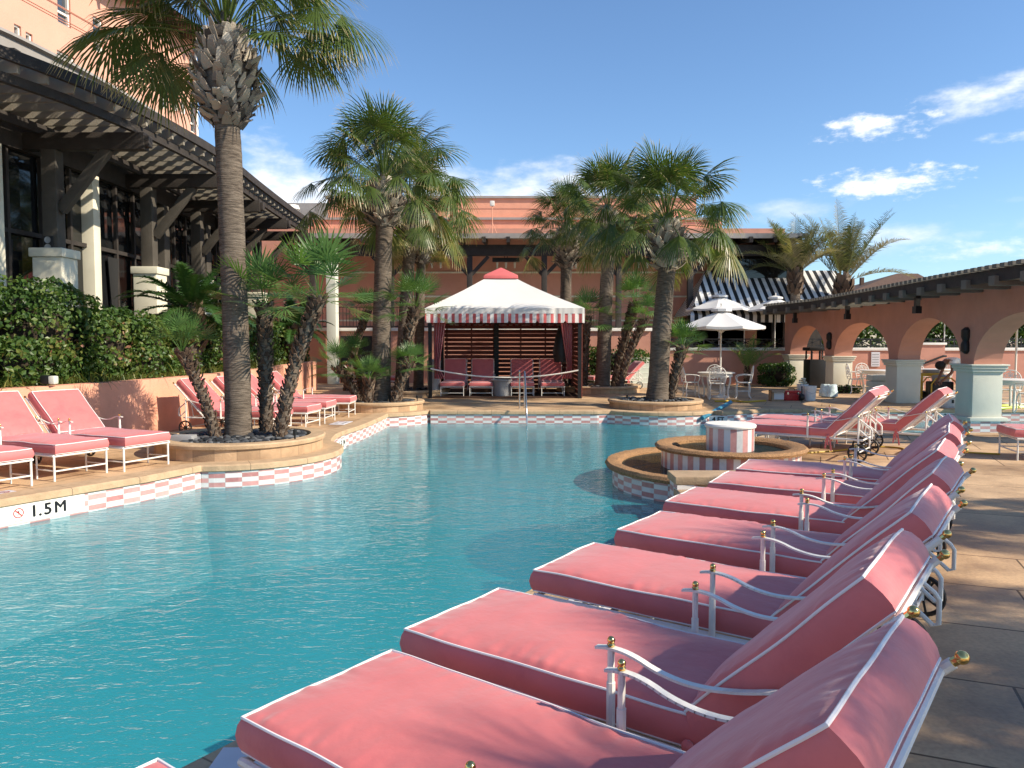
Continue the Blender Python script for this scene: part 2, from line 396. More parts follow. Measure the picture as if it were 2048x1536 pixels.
def bark_mat(name, c1, c2, ring=26.0):
    m = bpy.data.materials.new(name); m.use_nodes = True
    nt = m.node_tree; N = nt.nodes; L = nt.links; b = N['Principled BSDF']; b.inputs['Roughness'].default_value = .9; b.inputs['Specular IOR Level'].default_value = .2
    tc = N.new('ShaderNodeTexCoord'); mp = N.new('ShaderNodeMapping'); mp.inputs['Scale'].default_value = (3.2, 3.2, ring); L.new(tc.outputs['Object'], mp.inputs[0])
    n1 = N.new('ShaderNodeTexNoise'); n1.inputs['Scale'].default_value = 2.0; n1.inputs['Detail'].default_value = 6; n1.inputs['Roughness'].default_value = .65; L.new(mp.outputs[0], n1.inputs['Vector'])
    n2 = N.new('ShaderNodeTexNoise'); n2.inputs['Scale'].default_value = 3.0; n2.inputs['Detail'].default_value = 5; L.new(tc.outputs['Object'], n2.inputs['Vector'])
    rp = N.new('ShaderNodeValToRGB'); L.new(n1.outputs[0], rp.inputs[0]); e = rp.color_ramp.elements
    e[0].position = .33; e[1].position = .66; e[0].color = list(c1)+[1]; e[1].color = list(c2)+[1]
    mx = N.new('ShaderNodeMix'); mx.data_type = 'RGBA'; mx.blend_type = 'MULTIPLY'; mx.inputs[0].default_value = .6
    r2 = N.new('ShaderNodeValToRGB'); L.new(n2.outputs[0], r2.inputs[0]); r2.color_ramp.elements[0].position = .3; r2.color_ramp.elements[0].color = (.5,.48,.46,1); r2.color_ramp.elements[1].position = .7
    L.new(rp.outputs[0], mx.inputs[6]); L.new(r2.outputs[0], mx.inputs[7]); L.new(mx.outputs[2], b.inputs['Base Color'])
    bp = N.new('ShaderNodeBump'); bp.inputs['Strength'].default_value = .9; bp.inputs['Distance'].default_value = .03; L.new(n1.outputs[0], bp.inputs['Height']); L.new(bp.outputs[0], b.inputs['Normal'])
    return m
M['bark'] = bark_mat('palm_bark', (.075,.058,.046), (.25,.205,.16))

def deck_mat():
    m = bpy.data.materials.new('stone_deck'); m.use_nodes = True
    nt = m.node_tree; N = nt.nodes; L = nt.links; b = N['Principled BSDF']; b.inputs['Roughness'].default_value = .75; b.inputs['Specular IOR Level'].default_value = .35
    tc = N.new('ShaderNodeTexCoord')
    mp = N.new('ShaderNodeMapping'); mp.inputs['Rotation'].default_value = (0,0,radians(22)); L.new(tc.outputs['Object'], mp.inputs[0])
    br = N.new('ShaderNodeTexBrick'); L.new(mp.outputs[0], br.inputs['Vector'])
    br.inputs['Scale'].default_value = 1.0; br.inputs['Brick Width'].default_value = 1.35; br.inputs['Row Height'].default_value = .82
    br.inputs['Mortar Size'].default_value = .008; br.inputs['Mortar Smooth'].default_value = .3; br.inputs['Bias'].default_value = 0; br.offset = .37; br.squash = 1.4; br.squash_frequency = 3
    br.inputs['Color1'].default_value = (.50,.345,.205,1); br.inputs['Color2'].default_value = (.61,.43,.265,1); br.inputs['Mortar'].default_value = (.14,.09,.05,1)
    n1 = N.new('ShaderNodeTexNoise'); n1.inputs['Scale'].default_value = 1.1; n1.inputs['Detail'].default_value = 8; n1.inputs['Roughness'].default_value = .65; L.new(tc.outputs['Object'], n1.inputs['Vector'])
    r1 = N.new('ShaderNodeValToRGB'); L.new(n1.outputs[0], r1.inputs[0]); e = r1.color_ramp.elements
    e[0].position = .33; e[0].color = (.52,.47,.43,1); e[1].position = .58; e[1].color = (1.08,1.05,1.0,1)
    mx = N.new('ShaderNodeMix'); mx.data_type = 'RGBA'; mx.blend_type = 'MULTIPLY'; mx.inputs[0].default_value = 1; L.new(br.outputs[0], mx.inputs[6]); L.new(r1.outputs[0], mx.inputs[7])
    n2 = N.new('ShaderNodeTexNoise'); n2.inputs['Scale'].default_value = 45; n2.inputs['Detail'].default_value = 4; L.new(tc.outputs['Object'], n2.inputs['Vector'])
    r2 = N.new('ShaderNodeValToRGB'); L.new(n2.outputs[0], r2.inputs[0]); r2.color_ramp.elements[0].position = .35; r2.color_ramp.elements[0].color = (.86,.86,.86,1); r2.color_ramp.elements[1].position = .6
    m2 = N.new('ShaderNodeMix'); m2.data_type = 'RGBA'; m2.blend_type = 'MULTIPLY'; m2.inputs[0].default_value = 1; L.new(mx.outputs[2], m2.inputs[6]); L.new(r2.outputs[0], m2.inputs[7])
    L.new(m2.outputs[2], b.inputs['Base Color'])
    rr = N.new('ShaderNodeMapRange'); rr.inputs['From Min'].default_value = .35; rr.inputs['From Max'].default_value = .6; rr.inputs['To Min'].default_value = .45; rr.inputs['To Max'].default_value = .85; L.new(n1.outputs[0], rr.inputs['Value']); L.new(rr.outputs[0], b.inputs['Roughness'])
    bp = N.new('ShaderNodeBump'); bp.inputs['Strength'].default_value = .25; bp.inputs['Distance'].default_value = .01; L.new(mnode(nt, 'SUBTRACT', n2.outputs[0], mnode(nt, 'MULTIPLY', br.outputs['Fac'], 1.5)), bp.inputs['Height']); L.new(bp.outputs[0], b.inputs['Normal'])
    return m
M['deck'] = deck_mat()

WATER_LEVEL = -.28
def water_mat(name, tint, amp=1.0, sc=1.0, refl=.9, churn=None, body=(.03,.33,.40), turb=.58):
    m = bpy.data.materials.new(name); m.use_nodes = True
    nt = m.node_tree; N = nt.nodes; L = nt.links; N.remove(N['Principled BSDF']); out = N['Material Output']
    tc = N.new('ShaderNodeTexCoord')
    def nz(scale, strx, stry, rot, det=3, dist=0.0):
        mp = N.new('ShaderNodeMapping'); mp.inputs['Scale'].default_value = (strx, stry, 1); mp.inputs['Rotation'].default_value = (0,0,radians(rot)); L.new(tc.outputs['Object'], mp.inputs[0])
        n = N.new('ShaderNodeTexNoise'); n.inputs['Scale'].default_value = scale*sc; n.inputs['Detail'].default_value = det; n.inputs['Roughness'].default_value = .55; n.inputs['Distortion'].default_value = dist; L.new(mp.outputs[0], n.inputs['Vector']); return n.outputs[0]
    h = mnode(nt, 'ADD', mnode(nt, 'MULTIPLY', nz(1.6, 1, 1.5, 15, 2, .5), .55), mnode(nt, 'MULTIPLY', nz(6.5, 1, 1.9, -12, 3, .8), .34))
    h = mnode(nt, 'ADD', h, mnode(nt, 'MULTIPLY', nz(19, 1, 1.8, 20, 2, .6), .13))
    bp = N.new('ShaderNodeBump'); bp.inputs['Strength'].default_value = .55*amp; bp.inputs['Distance'].default_value = .06; L.new(h, bp.inputs['Height'])
    if churn:                # water stirred up by a jet
        vm = N.new('ShaderNodeVectorMath'); vm.operation = 'DISTANCE'; L.new(tc.outputs['Object'], vm.inputs[0]); vm.inputs[1].default_value = (churn[0], churn[1], WATER_LEVEL)
        mr = N.new('ShaderNodeMapRange'); mr.interpolation_type = 'SMOOTHSTEP'; mr.inputs['From Min'].default_value = churn[2]; mr.inputs['From Max'].default_value = .2; mr.inputs['To Min'].default_value = .55*amp; mr.inputs['To Max'].default_value = 1.0
        L.new(vm.outputs['Value'], mr.inputs['Value']); L.new(mr.outputs[0], bp.inputs['Strength'])
    lw = N.new('ShaderNodeLayerWeight'); lw.inputs['Blend'].default_value = .5; L.new(bp.outputs[0], lw.inputs['Normal'])
    frs = mnode(nt, 'ADD', mnode(nt, 'MULTIPLY', mnode(nt, 'POWER', lw.outputs['Facing'], 5.0), refl), .025)
    gl = N.new('ShaderNodeBsdfGlossy'); gl.inputs['Roughness'].default_value = .03; L.new(bp.outputs[0], gl.inputs['Normal'])
    tr = N.new('ShaderNodeBsdfTransparent'); tr.inputs['Color'].default_value = list(tint)+[1]
    df = N.new('ShaderNodeBsdfDiffuse'); df.inputs['Color'].default_value = list(body)+[1]; mb_ = N.new('ShaderNodeMixShader'); mb_.inputs[0].default_value = turb; L.new(tr.outputs[0], mb_.inputs[1]); L.new(df.outputs[0], mb_.inputs[2])
    ms = N.new('ShaderNodeMixShader'); L.new(frs, ms.inputs[0]); L.new(mb_.outputs[0], ms.inputs[1]); L.new(gl.outputs[0], ms.inputs[2]); L.new(ms.outputs[0], out.inputs['Surface'])
    return m
M['water'] = water_mat('pool_water', (.84,.96,.97), churn=(.2,8.9,2.4))
M['basinwater'] = water_mat('basin_water', (.6,.7,.7), 3.0, 2.0, .4, None, (.03,.05,.05), .5)

def stripe_mat(name, c1, c2, period, axis=0, duty=.5):
    m = bpy.data.materials.new(name); m.use_nodes = True
    nt = m.node_tree; N = nt.nodes; L = nt.links; b = N['Principled BSDF']; b.inputs['Roughness'].default_value = .8
    tc = N.new('ShaderNodeTexCoord'); sp = N.new('ShaderNodeSeparateXYZ'); L.new(tc.outputs['UV'], sp.inputs[0])
    k = mnode(nt, 'LESS_THAN', mnode(nt, 'FRACT', mnode(nt, 'DIVIDE', mnode(nt, 'ADD', sp.outputs[axis], 50.0), period)), duty)
    nz = N.new('ShaderNodeTexNoise'); nz.inputs['Scale'].default_value = 4; nz.inputs['Detail'].default_value = 5; L.new(tc.outputs['Object'], nz.inputs['Vector'])
    mx = N.new('ShaderNodeMix'); mx.data_type = 'RGBA'; L.new(k, mx.inputs[0]); mx.inputs[6].default_value = list(c2)+[1]; mx.inputs[7].default_value = list(c1)+[1]
    r = N.new('ShaderNodeValToRGB'); L.new(nz.outputs[0], r.inputs[0]); r.color_ramp.elements[0].position = .3; r.color_ramp.elements[0].color = (.86,.86,.86,1); r.color_ramp.elements[1].position = .6
    m2 = N.new('ShaderNodeMix'); m2.data_type = 'RGBA'; m2.blend_type = 'MULTIPLY'; m2.inputs[0].default_value = 1; L.new(mx.outputs[2], m2.inputs[6]); L.new(r.outputs[0], m2.inputs[7])
    L.new(m2.outputs[2], b.inputs['Base Color'])
    return m
M['awning'] = stripe_mat('striped_awning', (.012,.012,.013), (.78,.77,.74), .30)
M['valance'] = stripe_mat('striped_valance', (.6,.13,.13), (.8,.78,.75), .197, 0, .45)
M['drape'] = stripe_mat('striped_drape', (.42,.05,.06), (.6,.5,.48), .09, 0, .75)
# ------------------------------------------------------------------ pool outline (deck level), planters
PLA = (-4.0, 11.3); PLB = (-3.1, 18.1); PLC = (3.5, 18.75); FNT = (2.85, 10.0)
def arc(c, r, a0, a1, n):
    return [(c[0]+r*cos(radians(a0+(a1-a0)*k/n)), c[1]+r*sin(radians(a0+(a1-a0)*k/n))) for k in range(n+1)]
def dens(pts, step=.6):
    out = []
    for a, b in zip(pts, pts[1:]):
        n = max(1, int(hypot(b[0]-a[0], b[1]-a[1])/step))
        out += [(a[0]+(b[0]-a[0])*k/n, a[1]+(b[1]-a[1])*k/n) for k in range(n)]
    return out + [pts[-1]]
def smooth_pts(P, it=2):
    P = [tuple(p) for p in P]
    for _ in range(it):
        Q = [P[0]]
        for a, b in zip(P, P[1:]): Q += [tuple(x*.75+y*.25 for x, y in zip(a, b)), tuple(x*.25+y*.75 for x, y in zip(a, b))]
        P = Q + [P[-1]]
    return P
POOL = []
POOL += dens([(-7.3, -3.0), (-7.0, 1.5), (-6.3, 5.4), (-5.14, 7.65), (-4.33, 8.98), (-3.98, 9.78)])
POOL += arc((-4.0, 11.23), 1.46, -89, 41, 22)
POOL += smooth_pts([(-2.98, 12.6), (-3.05, 13.3), (-2.85, 14.6), (-2.76, 16.2), (-2.75, 16.88)])
POOL += arc((-3.1, 18.1), 1.27, -72, -20, 9)
POOL += dens([(-1.86, 17.55), (1.95, 17.55)])
POOL += arc((3.5, 18.75), 1.66, 222, 312, 16)
POOL += dens([(4.75, 17.35), (5.9, 18.0), (13.5, 18.0), (13.5, 13.3), (6.4, 13.3)])
POOL += smooth_pts([(6.0, 13.25), (5.0, 13.1), (3.9, 12.8), (3.2, 12.2), (2.75, 11.5)])
POOL += dens([(2.7, 10.4), (2.65, 9.2), (2.4, 8.5), (1.78, 8.25), (1.75, 7.4), (1.0, 6.25), (.11, 4.79), (-1.13, 2.9), (-3.0, .1), (-5.0, -3.0)])[:-1] + [(-5.0, -3.0)]
WATER_Z = -.28
# ground: one stone sheet to the horizon with the pool cut out of it
def build_ground():
    big = [(-900,-900),(900,-900),(900,1500),(-900,1500)]
    ring = [(-60,-40),(60,-40),(60,90),(-60,90)]
    mb = MB()
    pts = ring + POOL[::-1]
    tris = tessellate_polygon([[Vector((p[0],p[1],0)) for p in ring], [Vector((p[0],p[1],0)) for p in POOL[::-1]]])
    mb.v = [(p[0],p[1],0) for p in pts]
    for t in tris:
        a, b, c = (Vector(mb.v[k]) for k in t)
        mb.face(t if (b-a).cross(c-a).z > 0 else t[::-1])
    i = len(mb.v); mb.v += [(p[0],p[1],0) for p in big]
    for k in range(4): mb.face((i+k, i+(k+1) % 4, (k+1) % 4, k))
    o = mb.build('deck', M['deck']); tag(o, kind='structure')
build_ground()
def strip(off0, z0, off1, z1, mb, closed=True, uvs=1.0):
    """a ribbon along the pool edge; positive offset = out over the deck"""
    n = len(POOL); P = [Vector((p[0],p[1],0)) for p in POOL]; nor = []
    for k in range(n):
        t = (P[(k+1) % n]-P[k-1]).normalized(); nor.append(Vector((-t.y, t.x, 0)))
    s = 0
    for k in range(n):
        k2 = (k+1) % n; d = (P[k2]-P[k]).length
        a = P[k]+nor[k]*off0; b = P[k2]+nor[k2]*off0; c = P[k2]+nor[k2]*off1; e = P[k]+nor[k]*off1
        mb.quad((a.x,a.y,z0),(b.x,b.y,z0),(c.x,c.y,z1),(e.x,e.y,z1), [(s,z0),(s+d,z0),(s+d,z1),(s,z1)])
        s += d
area = sum(POOL[k-1][0]*POOL[k][1]-POOL[k][0]*POOL[k-1][1] for k in range(len(POOL)))
SGN = 1 if area < 0 else -1          # offset sign that points out of the pool
mb = MB(); strip(0, -.07, 0, -.32, mb); tag(mb.build('pool_tile_wall', M['tile']), kind='structure')
mb = MB(); strip(0, -.32, 0, -1.35, mb)
t = tessellate_polygon([[Vector((p[0],p[1],0)) for p in POOL]]); i = len(mb.v); mb.v += [(p[0],p[1],-1.35) for p in POOL]
for f in t: mb.face([i+k for k in f])
mb.build('pool_shell', M['plaster'], fix=True)['kind'] = 'structure'
mb = MB(); strip(-.002*SGN, -.46, -.16*SGN, -.50, mb); strip(-.16*SGN, -.50, -.42*SGN, -1.346, mb); mb.build('pool_reflection_band', M['wall_reflection'])['kind'] = 'structure'  # pale strip painted in for the tile wall's reflection in the water
mb = MB(); i = len(mb.v); mb.v += [(p[0],p[1],WATER_Z) for p in POOL]
for f in t:
    a, b, c = (Vector(mb.v[k]) for k in f)
    mb.face(f if (b-a).cross(c-a).z > 0 else f[::-1])
mb.build('water', M['water'])['kind'] = 'structure'
# coping stones
mb = MB()
o = SGN
strip(.30*o, .004, .30*o, .018, mb); strip(.30*o, .018, -.01*o, .020, mb); strip(-.01*o, .020, -.03*o, .005, mb); strip(-.03*o, .005, -.03*o, -.055, mb); strip(-.03*o, -.055, 0, -.072, mb)
def coping_mat():
    m = M['stone'].copy(); m.name = 'coping_stone'; nt = m.node_tree; N = nt.nodes; L = nt.links; b = N['Principled BSDF']
    src = b.inputs['Base Color'].links[0].from_socket
    tc = N.new('ShaderNodeTexCoord'); sp = N.new('ShaderNodeSeparateXYZ'); L.new(tc.outputs['UV'], sp.inputs[0])
    fu = mnode(nt, 'FRACT', mnode(nt, 'DIVIDE', sp.outputs[0], .78))
    g = mnode(nt, 'MULTIPLY', mnode(nt, 'LESS_THAN', fu, .012), .7)
    mx = N.new('ShaderNodeMix'); mx.data_type = 'RGBA'; L.new(g, mx.inputs[0]); L.new(src, mx.inputs[6]); mx.inputs[7].default_value = (.12,.08,.05,1); L.new(mx.outputs[2], b.inputs['Base Color'])
    return m
M['coping'] = coping_mat()
tag(mb.build('pool_coping', M['coping']), kind='structure')
# white entry step along the far wall
mb = MB(); mb.bx(-1.75, 1.75, 17.12, 17.52, -.62, -.29); mb.build('pool_step', M['step'], bevel=.02)['kind'] = 'structure'
mb = MB(); mb.bx(-4.9, -3.9, 17.0, 17.5, -1.3, -.9)

# ------------------------------------------------------------------ round stone planters with river pebbles
def ring_planter(c, r, h, label, npeb, uvw=None):
    t = thing('round_planter', label, 'planter', (c[0], c[1], 0), group='round stone planters with palms')
    m = MB(); m.lathe([(r-.03,.003),(r-.03,h-.07)], n=56, uvw=2*pi*r)
    wall = m.build('wall', M['plwall'], t, smooth=True)
    m = MB(); m.lathe([(r-.03,h-.07),(r+.005,h-.065),(r+.015,h-.02),(r-.005,h),(r-.2,h),(r-.215,h-.02),(r-.215,h-.12)], n=56); m.build('rim', M['stone'], t, smooth=True)
    m = MB(); m.lathe([(1e-4,h-.06),(r-.216,h-.07)], n=40); m.build('soil', M['soil'], t)
    m = MB(); rr = random.Random(int(c[1]*10))
    for k in range(npeb):
        a = rr.random()*2*pi; q = sqrt(rr.random())*(r-.27); s = rr.uniform(.03,.062)
        b = MB(); b.ball((0,0,0), s, 7, 5, (1.25,.9,.6)); uvr = rr.random(); b.uv = [[(uvr,0)]*len(f) for f in b.f]; b.hasuv = True
        m.add(b, Matrix.Translation((q*cos(a), q*sin(a), h-.045+.02*rr.random()+.03*(1-q/r))) @ Matrix.Rotation(rr.random()*6,4,'Z') @ Matrix.Rotation(rr.uniform(-.4,.4),4,'X')); m.hasuv = True
    p = m.build('pebbles', M['pebble'], t, smooth=True); p['kind'] = 'stuff'
    return t
def plwall_mat():
    m = M['stone'].copy(); m.name = 'planter_block'; nt = m.node_tree; N = nt.nodes; L = nt.links; b = N['Principled BSDF']
    src = b.inputs['Base Color'].links[0].from_socket
    tc = N.new('ShaderNodeTexCoord'); sp = N.new('ShaderNodeSeparateXYZ'); L.new(tc.outputs['UV'], sp.inputs[0])
    u = mnode(nt, 'DIVIDE', sp.outputs[0], .3)
    wn = N.new('ShaderNodeTexWhiteNoise'); wn.noise_dimensions = '1D'; L.new(mnode(nt, 'FLOOR', u), wn.inputs['W'])
    g = mnode(nt, 'MULTIPLY', mnode(nt, 'LESS_THAN', mnode(nt, 'FRACT', u), .03), .6)
    mu = N.new('ShaderNodeMix'); mu.data_type = 'RGBA'; mu.blend_type = 'MULTIPLY'; mu.inputs[0].default_value = 1; L.new(src, mu.inputs[6])
    rp = N.new('ShaderNodeValToRGB'); L.new(wn.outputs['Value'], rp.inputs[0]); rp.color_ramp.elements[0].color = (.78,.74,.72,1); rp.color_ramp.elements[1].color = (1.15,1.12,1.1,1); L.new(rp.outputs[0], mu.inputs[7])
    mx = N.new('ShaderNodeMix'); mx.data_type = 'RGBA'; L.new(g, mx.inputs[0]); L.new(mu.outputs[2], mx.inputs[6]); mx.inputs[7].default_value = (.2,.13,.08,1); L.new(mx.outputs[2], b.inputs['Base Color'])
    return m
M['plwall'] = plwall_mat()
ring_planter(PLA, 1.2, .23, 'round stone planter nearest the camera, with four palms and grey pebbles', 420)
ring_planter(PLB, 1.02, .22, 'round stone planter with short fan palms beside the left of the cabana', 260)
ring_planter(PLC, 1.14, .2, 'round stone planter at the pool edge beside the white dining set', 260)
ring_planter((2.75, 24.6), 1.35, .22, 'shaded round planter behind the right side of the cabana', 60)
ring_planter((-3.15, 22.9), 1.3, .2, 'shaded round planter behind the left side of the cabana', 60)

# ------------------------------------------------------------------ tiered fountain in the pool edge
def fountain():
    c = FNT
    t = thing('fountain', 'round two tiered pool fountain in pink and white tiles with pebble rims', 'fountain', (c[0], c[1], WATER_Z))
    z = lambda v: v - WATER_Z
    m = MB(); r = 1.57
    m.lathe([(r-.05, z(-.6)), (r-.05, z(-.06))], n=72, a0=radians(100), a1=radians(275), uvw=r*3.0543)
    m.build('lower_basin_wall', M['tile'], t, smooth=True)
    m = MB(); m.lathe([(r-.05,z(-.06)),(r+.03,z(-.045)),(r+.05,z(-.005)),(r+.02,z(.03)),(r-.12,z(.03)),(r-.17,z(-.01)),(r-.17,z(-.2))], n=70, a0=radians(96), a1=radians(262))
    for k, p in enumerate(m.v):
        nn = noise.noise(Vector(p)*14)*.008; m.v[k] = (p[0]*(1+nn*.3), p[1]*(1+nn*.3), p[2]+nn)
    m.build('lower_rim', M['pebblerim'], t, smooth=True)
    m = MB(); m.lathe([(1e-4,z(-.03)),(r-.17,z(-.03))], n=48, a0=radians(90), a1=radians(270)); m.build('lower_water', M['basinwater'], t)
    m = MB(); m.lathe([(1e-4,z(-.17)),(r-.17,z(-.17))], n=48); m.build('lower_floor', M['basinfloor'], t)
    R2 = .92
    m = MB(); m.lathe([(R2-.04,z(-.16)),(R2-.04,z(.2))], n=72, uvw=2*pi*R2); m.build('upper_basin_wall', M['stripetile'], t, smooth=True)
    m = MB(); m.lathe([(R2-.04,z(.19)),(R2+.03,z(.2)),(R2+.05,z(.235)),(R2+.02,z(.262)),(R2-.14,z(.262)),(R2-.19,z(.23)),(R2-.19,z(.02))], n=72)
    for k, p in enumerate(m.v):
        nn = noise.noise(Vector(p)*14+Vector((5,0,0)))*.008; m.v[k] = (p[0]*(1+nn*.3), p[1]*(1+nn*.3), p[2]+nn)
    m.build('upper_rim', M['pebblerim'], t, smooth=True)
    m = MB(); m.lathe([(1e-4,z(.19)),(R2-.19,z(.19))], n=48); m.build('upper_water', M['basinwater'], t)
    m = MB(); m.lathe([(1e-4,z(.06)),(R2-.19,z(.06))], n=48); m.build('upper_floor', M['basinfloor'], t)
    m = MB(); m.lathe([(.305,z(.06)),(.305,z(.5))], n=24, uvw=24*.086); d = m.build('drum', M['stripetile'], t)
    m = MB(); m.lathe([(.305,z(.485)),(.325,z(.49)),(.33,z(.515)),(.31,z(.535)),(1e-4,z(.54))], n=48); m.build('drum_lid', M['white'], d, smooth=True)
fountain()
m = MB(); m.bx(1.78, 3.9, 8.16, 8.52, -.1, .07); m.bx(1.74, 3.94, 8.12, 8.56, .072, .16)
o = m.build('stone_seat_wall', M['stone'], bevel=.015); tag(o, 'low stone kerb wall joining the fountain to the deck', 'kerb wall')
m = MB()
m.quad((1.76,8.12,-.6),(1.98,8.14,-.6),(1.98,8.14,.07),(1.76,8.12,.07), [(0,-.6),(.24,-.6),(.24,.07),(0,.07)])
m.quad((1.76,8.5,-.6),(1.76,8.12,-.6),(1.76,8.12,.07),(1.76,8.5,.07), [(0,-.6),(.4,-.6),(.4,.07),(0,.07)])
tag(m.build('pool_tile_return', M['tile']), kind='structure')

# handrail at the steps
def handrail():
    t = thing('pool_handrail', 'curved steel handrail standing at the pool steps before the cabana', 'handrail', (.22, 17.6, 0))
    for x, nm in ((-.04, 0), (.08, 1)):
        m = MB(); m.tube(smooth_pts([(x,.75,.0),(x,.75,.55),(x,.70,.86),(x,.55,.90),(x,.4,.84),(x+.02,-.35,.2),(x+.03,-.5,-.05),(x+.03,-.52,-.62)], 2) if nm else smooth_pts([(x,.75,.0),(x,.75,.82),(x,.68,.9)],1), .022, 10)
        m.build('rail', M['steel'], t, smooth=True)
handrail()

# ------------------------------------------------------------------ writing on the tiles and deck
def text_mesh(s, size, depth=.0, bold=0.0):
    cu = bpy.data.curves.new('lettering', 'FONT'); cu.body = s; cu.size = size; cu.align_x = 'CENTER'; cu.align_y = 'CENTER'; cu.offset = bold
    o = bpy.data.objects.new('lettering', cu); COL.objects.link(o)
    dg = bpy.context.evaluated_depsgraph_get(); me = bpy.data.meshes.new_from_object(o.evaluated_get(dg))
    mb = MB(); mb.v = [tuple(v.co) for v in me.vertices]; mb.f = [tuple(p.vertices) for p in me.polygons]; mb.uv = [None]*len(mb.f)
    bpy.data.objects.remove(o, do_unlink=True); bpy.data.meshes.remove(me); bpy.data.curves.remove(cu)
    return mb
def frame(o, xdir, ydir):
    x = Vector(xdir).normalized(); y = Vector(ydir).normalized(); z = x.cross(y)
    return Matrix(((x.x,y.x,z.x,o[0]),(x.y,y.y,z.y,o[1]),(x.z,y.z,z.z,o[2]),(0,0,0,1)))
def no_diving(mb_red, mb_blk, cx, cy, r):
    n = 28
    for k in range(n):
        a, b = 2*pi*k/n, 2*pi*(k+1)/n
        mb_red.quad((cx+r*cos(a),cy+r*sin(a),.001),(cx+r*cos(b),cy+r*sin(b),.001),(cx+r*.82*cos(b),cy+r*.82*sin(b),.001),(cx+r*.82*cos(a),cy+r*.82*sin(a),.001))
    d = .7*r; w = .07*r
    mb_red.quad((cx-d-w,cy+d-w,.0012),(cx-d+w,cy+d+w,.0012),(cx+d+w,cy-d+w,.0012),(cx+d-w,cy-d-w,.0012))
    for a, b, w in (((-.1,.45),(.15,-.1),.14),((.15,-.1),(-.3,-.5),.09),((.15,-.1),(.35,-.5),.09),((-.1,.35),(-.4,.05),.07),((-.1,.35),(.35,.25),.07)):
        dx, dy = b[0]-a[0], b[1]-a[1]; q = hypot(dx,dy); px, py = -dy/q*w/2, dx/q*w/2
        mb_blk.quad(*[(cx+r*(p[0]+s*px), cy+r*(p[1]+s*py), .0006) for p, s in ((a,1),(a,-1),(b,-1),(b,1))])
def depth_marker(p, xdir, label, parts, w, h, big=.15):
    t = thing('depth_marker', label, 'pool sign', (0,0,0))
    F = frame(p, xdir, (0,0,1))
    t.matrix_world = F
    m = MB(); m.bx(-w/2, w/2, -h/2, h/2, -.004, .004); m.build('tile_plate', M['white'], t)
    mv = Matrix.Translation((0,0,.0055))
    for kind, x in parts:
        blk = MB()
        if kind == '@':
            red = MB(); no_diving(red, blk, x, .012, h*.27); red.xf(mv).build('no_diving_ring', M['red'], t)
            blk.xf(mv).build('swimmer_symbol', M['text'], t); blk = MB(); blk.add(text_mesh('NO DIVING', .016), Matrix.Translation((x,-h*.37,.0006)))
        else:
            for j, (dx, dy) in enumerate(((-.005,0),(.005,0),(0,.004),(0,-.004))): blk.add(text_mesh(kind, big), Matrix.Translation((x+dx,dy,.0006+.0002*j)))
        blk.xf(mv).build('lettering', M['text'], t)
def wall_at(k0, k1, f):
    return (k0[0]+(k1[0]-k0[0])*f, k0[1]+(k1[1]-k0[1])*f)
d = Vector((-4.33+5.14, 8.98-7.65, 0)).normalized(); nrm = Vector((d.y, -d.x, 0))
p = Vector((-5.14,7.65,0)) + d*.29 + nrm*.006
depth_marker((p.x, p.y, -.165), d, 'nearest depth tiles lettered 5 FT 1.5 M with a no diving ring', [('5 FT', -.46), ('@', -.13), ('1.', .04), ('5', .16), ('M', .29)], 1.1, .19, .17)
d2 = Vector((-2.9+3.04, 14.0-12.85, 0)).normalized(); n2 = Vector((d2.y,-d2.x,0)); p = Vector((-3.0,12.75,0))+n2*.07
depth_marker((p.x, p.y, -.165), (.03,1,0), 'smaller looking 5 FT 1.5 M depth tiles beyond the nearest planter', [('5 FT', -.42), ('@', -.02), ('1.5 M', .38)], 1.3, .19, .19)
depth_marker((gx(1907,17.95), 17.992, -.15), (1,0,0), 'small 2 FT 6 depth tiles below the arcade', [('2 FT 6', 0)], .62, .15, .14)
depth_marker((4.66, 17.31, -.16), (.95,-.25,0), 'small 4 FT depth tile next to the blue skimmer net', [('4 FT', 0)], .4, .16, .14)
def deck_mark(x, y, rz, label):
    t = thing('deck_depth_marker', label, 'deck marking', (x,y,.0), rz, group='deck depth markings')
    m = MB(); m.bx(-.30,.30,-.15,.15,.002,.010); m.build('plate', M['signpaper'], t, bevel=.003)
    b = MB(); b.add(text_mesh('5 FT', .11), Matrix.Translation((-.1,.05,.0115))); b.build('lettering', M['text'], t)
    b = MB(); b.add(text_mesh('NO DIVING', .075), Matrix.Translation((0,-.08,.0115))); r_ = MB(); sw = MB(); no_diving(r_, sw, .2, .05, .05)
    sw.v = [(a[0],a[1],.0122) for a in sw.v]; sw.build('swimmer_symbol', M['text'], t)
    r_.v = [(a[0],a[1],.0125) for a in r_.v]
    b.build('lettering', M['text'], t); r_.build('no_diving_ring', M['red'], t)
deck_mark(-5.42, 7.85, radians(60), 'deck depth plate lettered NO DIVING at the left pool edge')
deck_mark(-3.75, 13.0, radians(90), 'deck depth plate between planter and row of pink loungers')
deck_mark(-3.35, 15.0, radians(85), 'deck depth plate in front of the farther pink loungers')
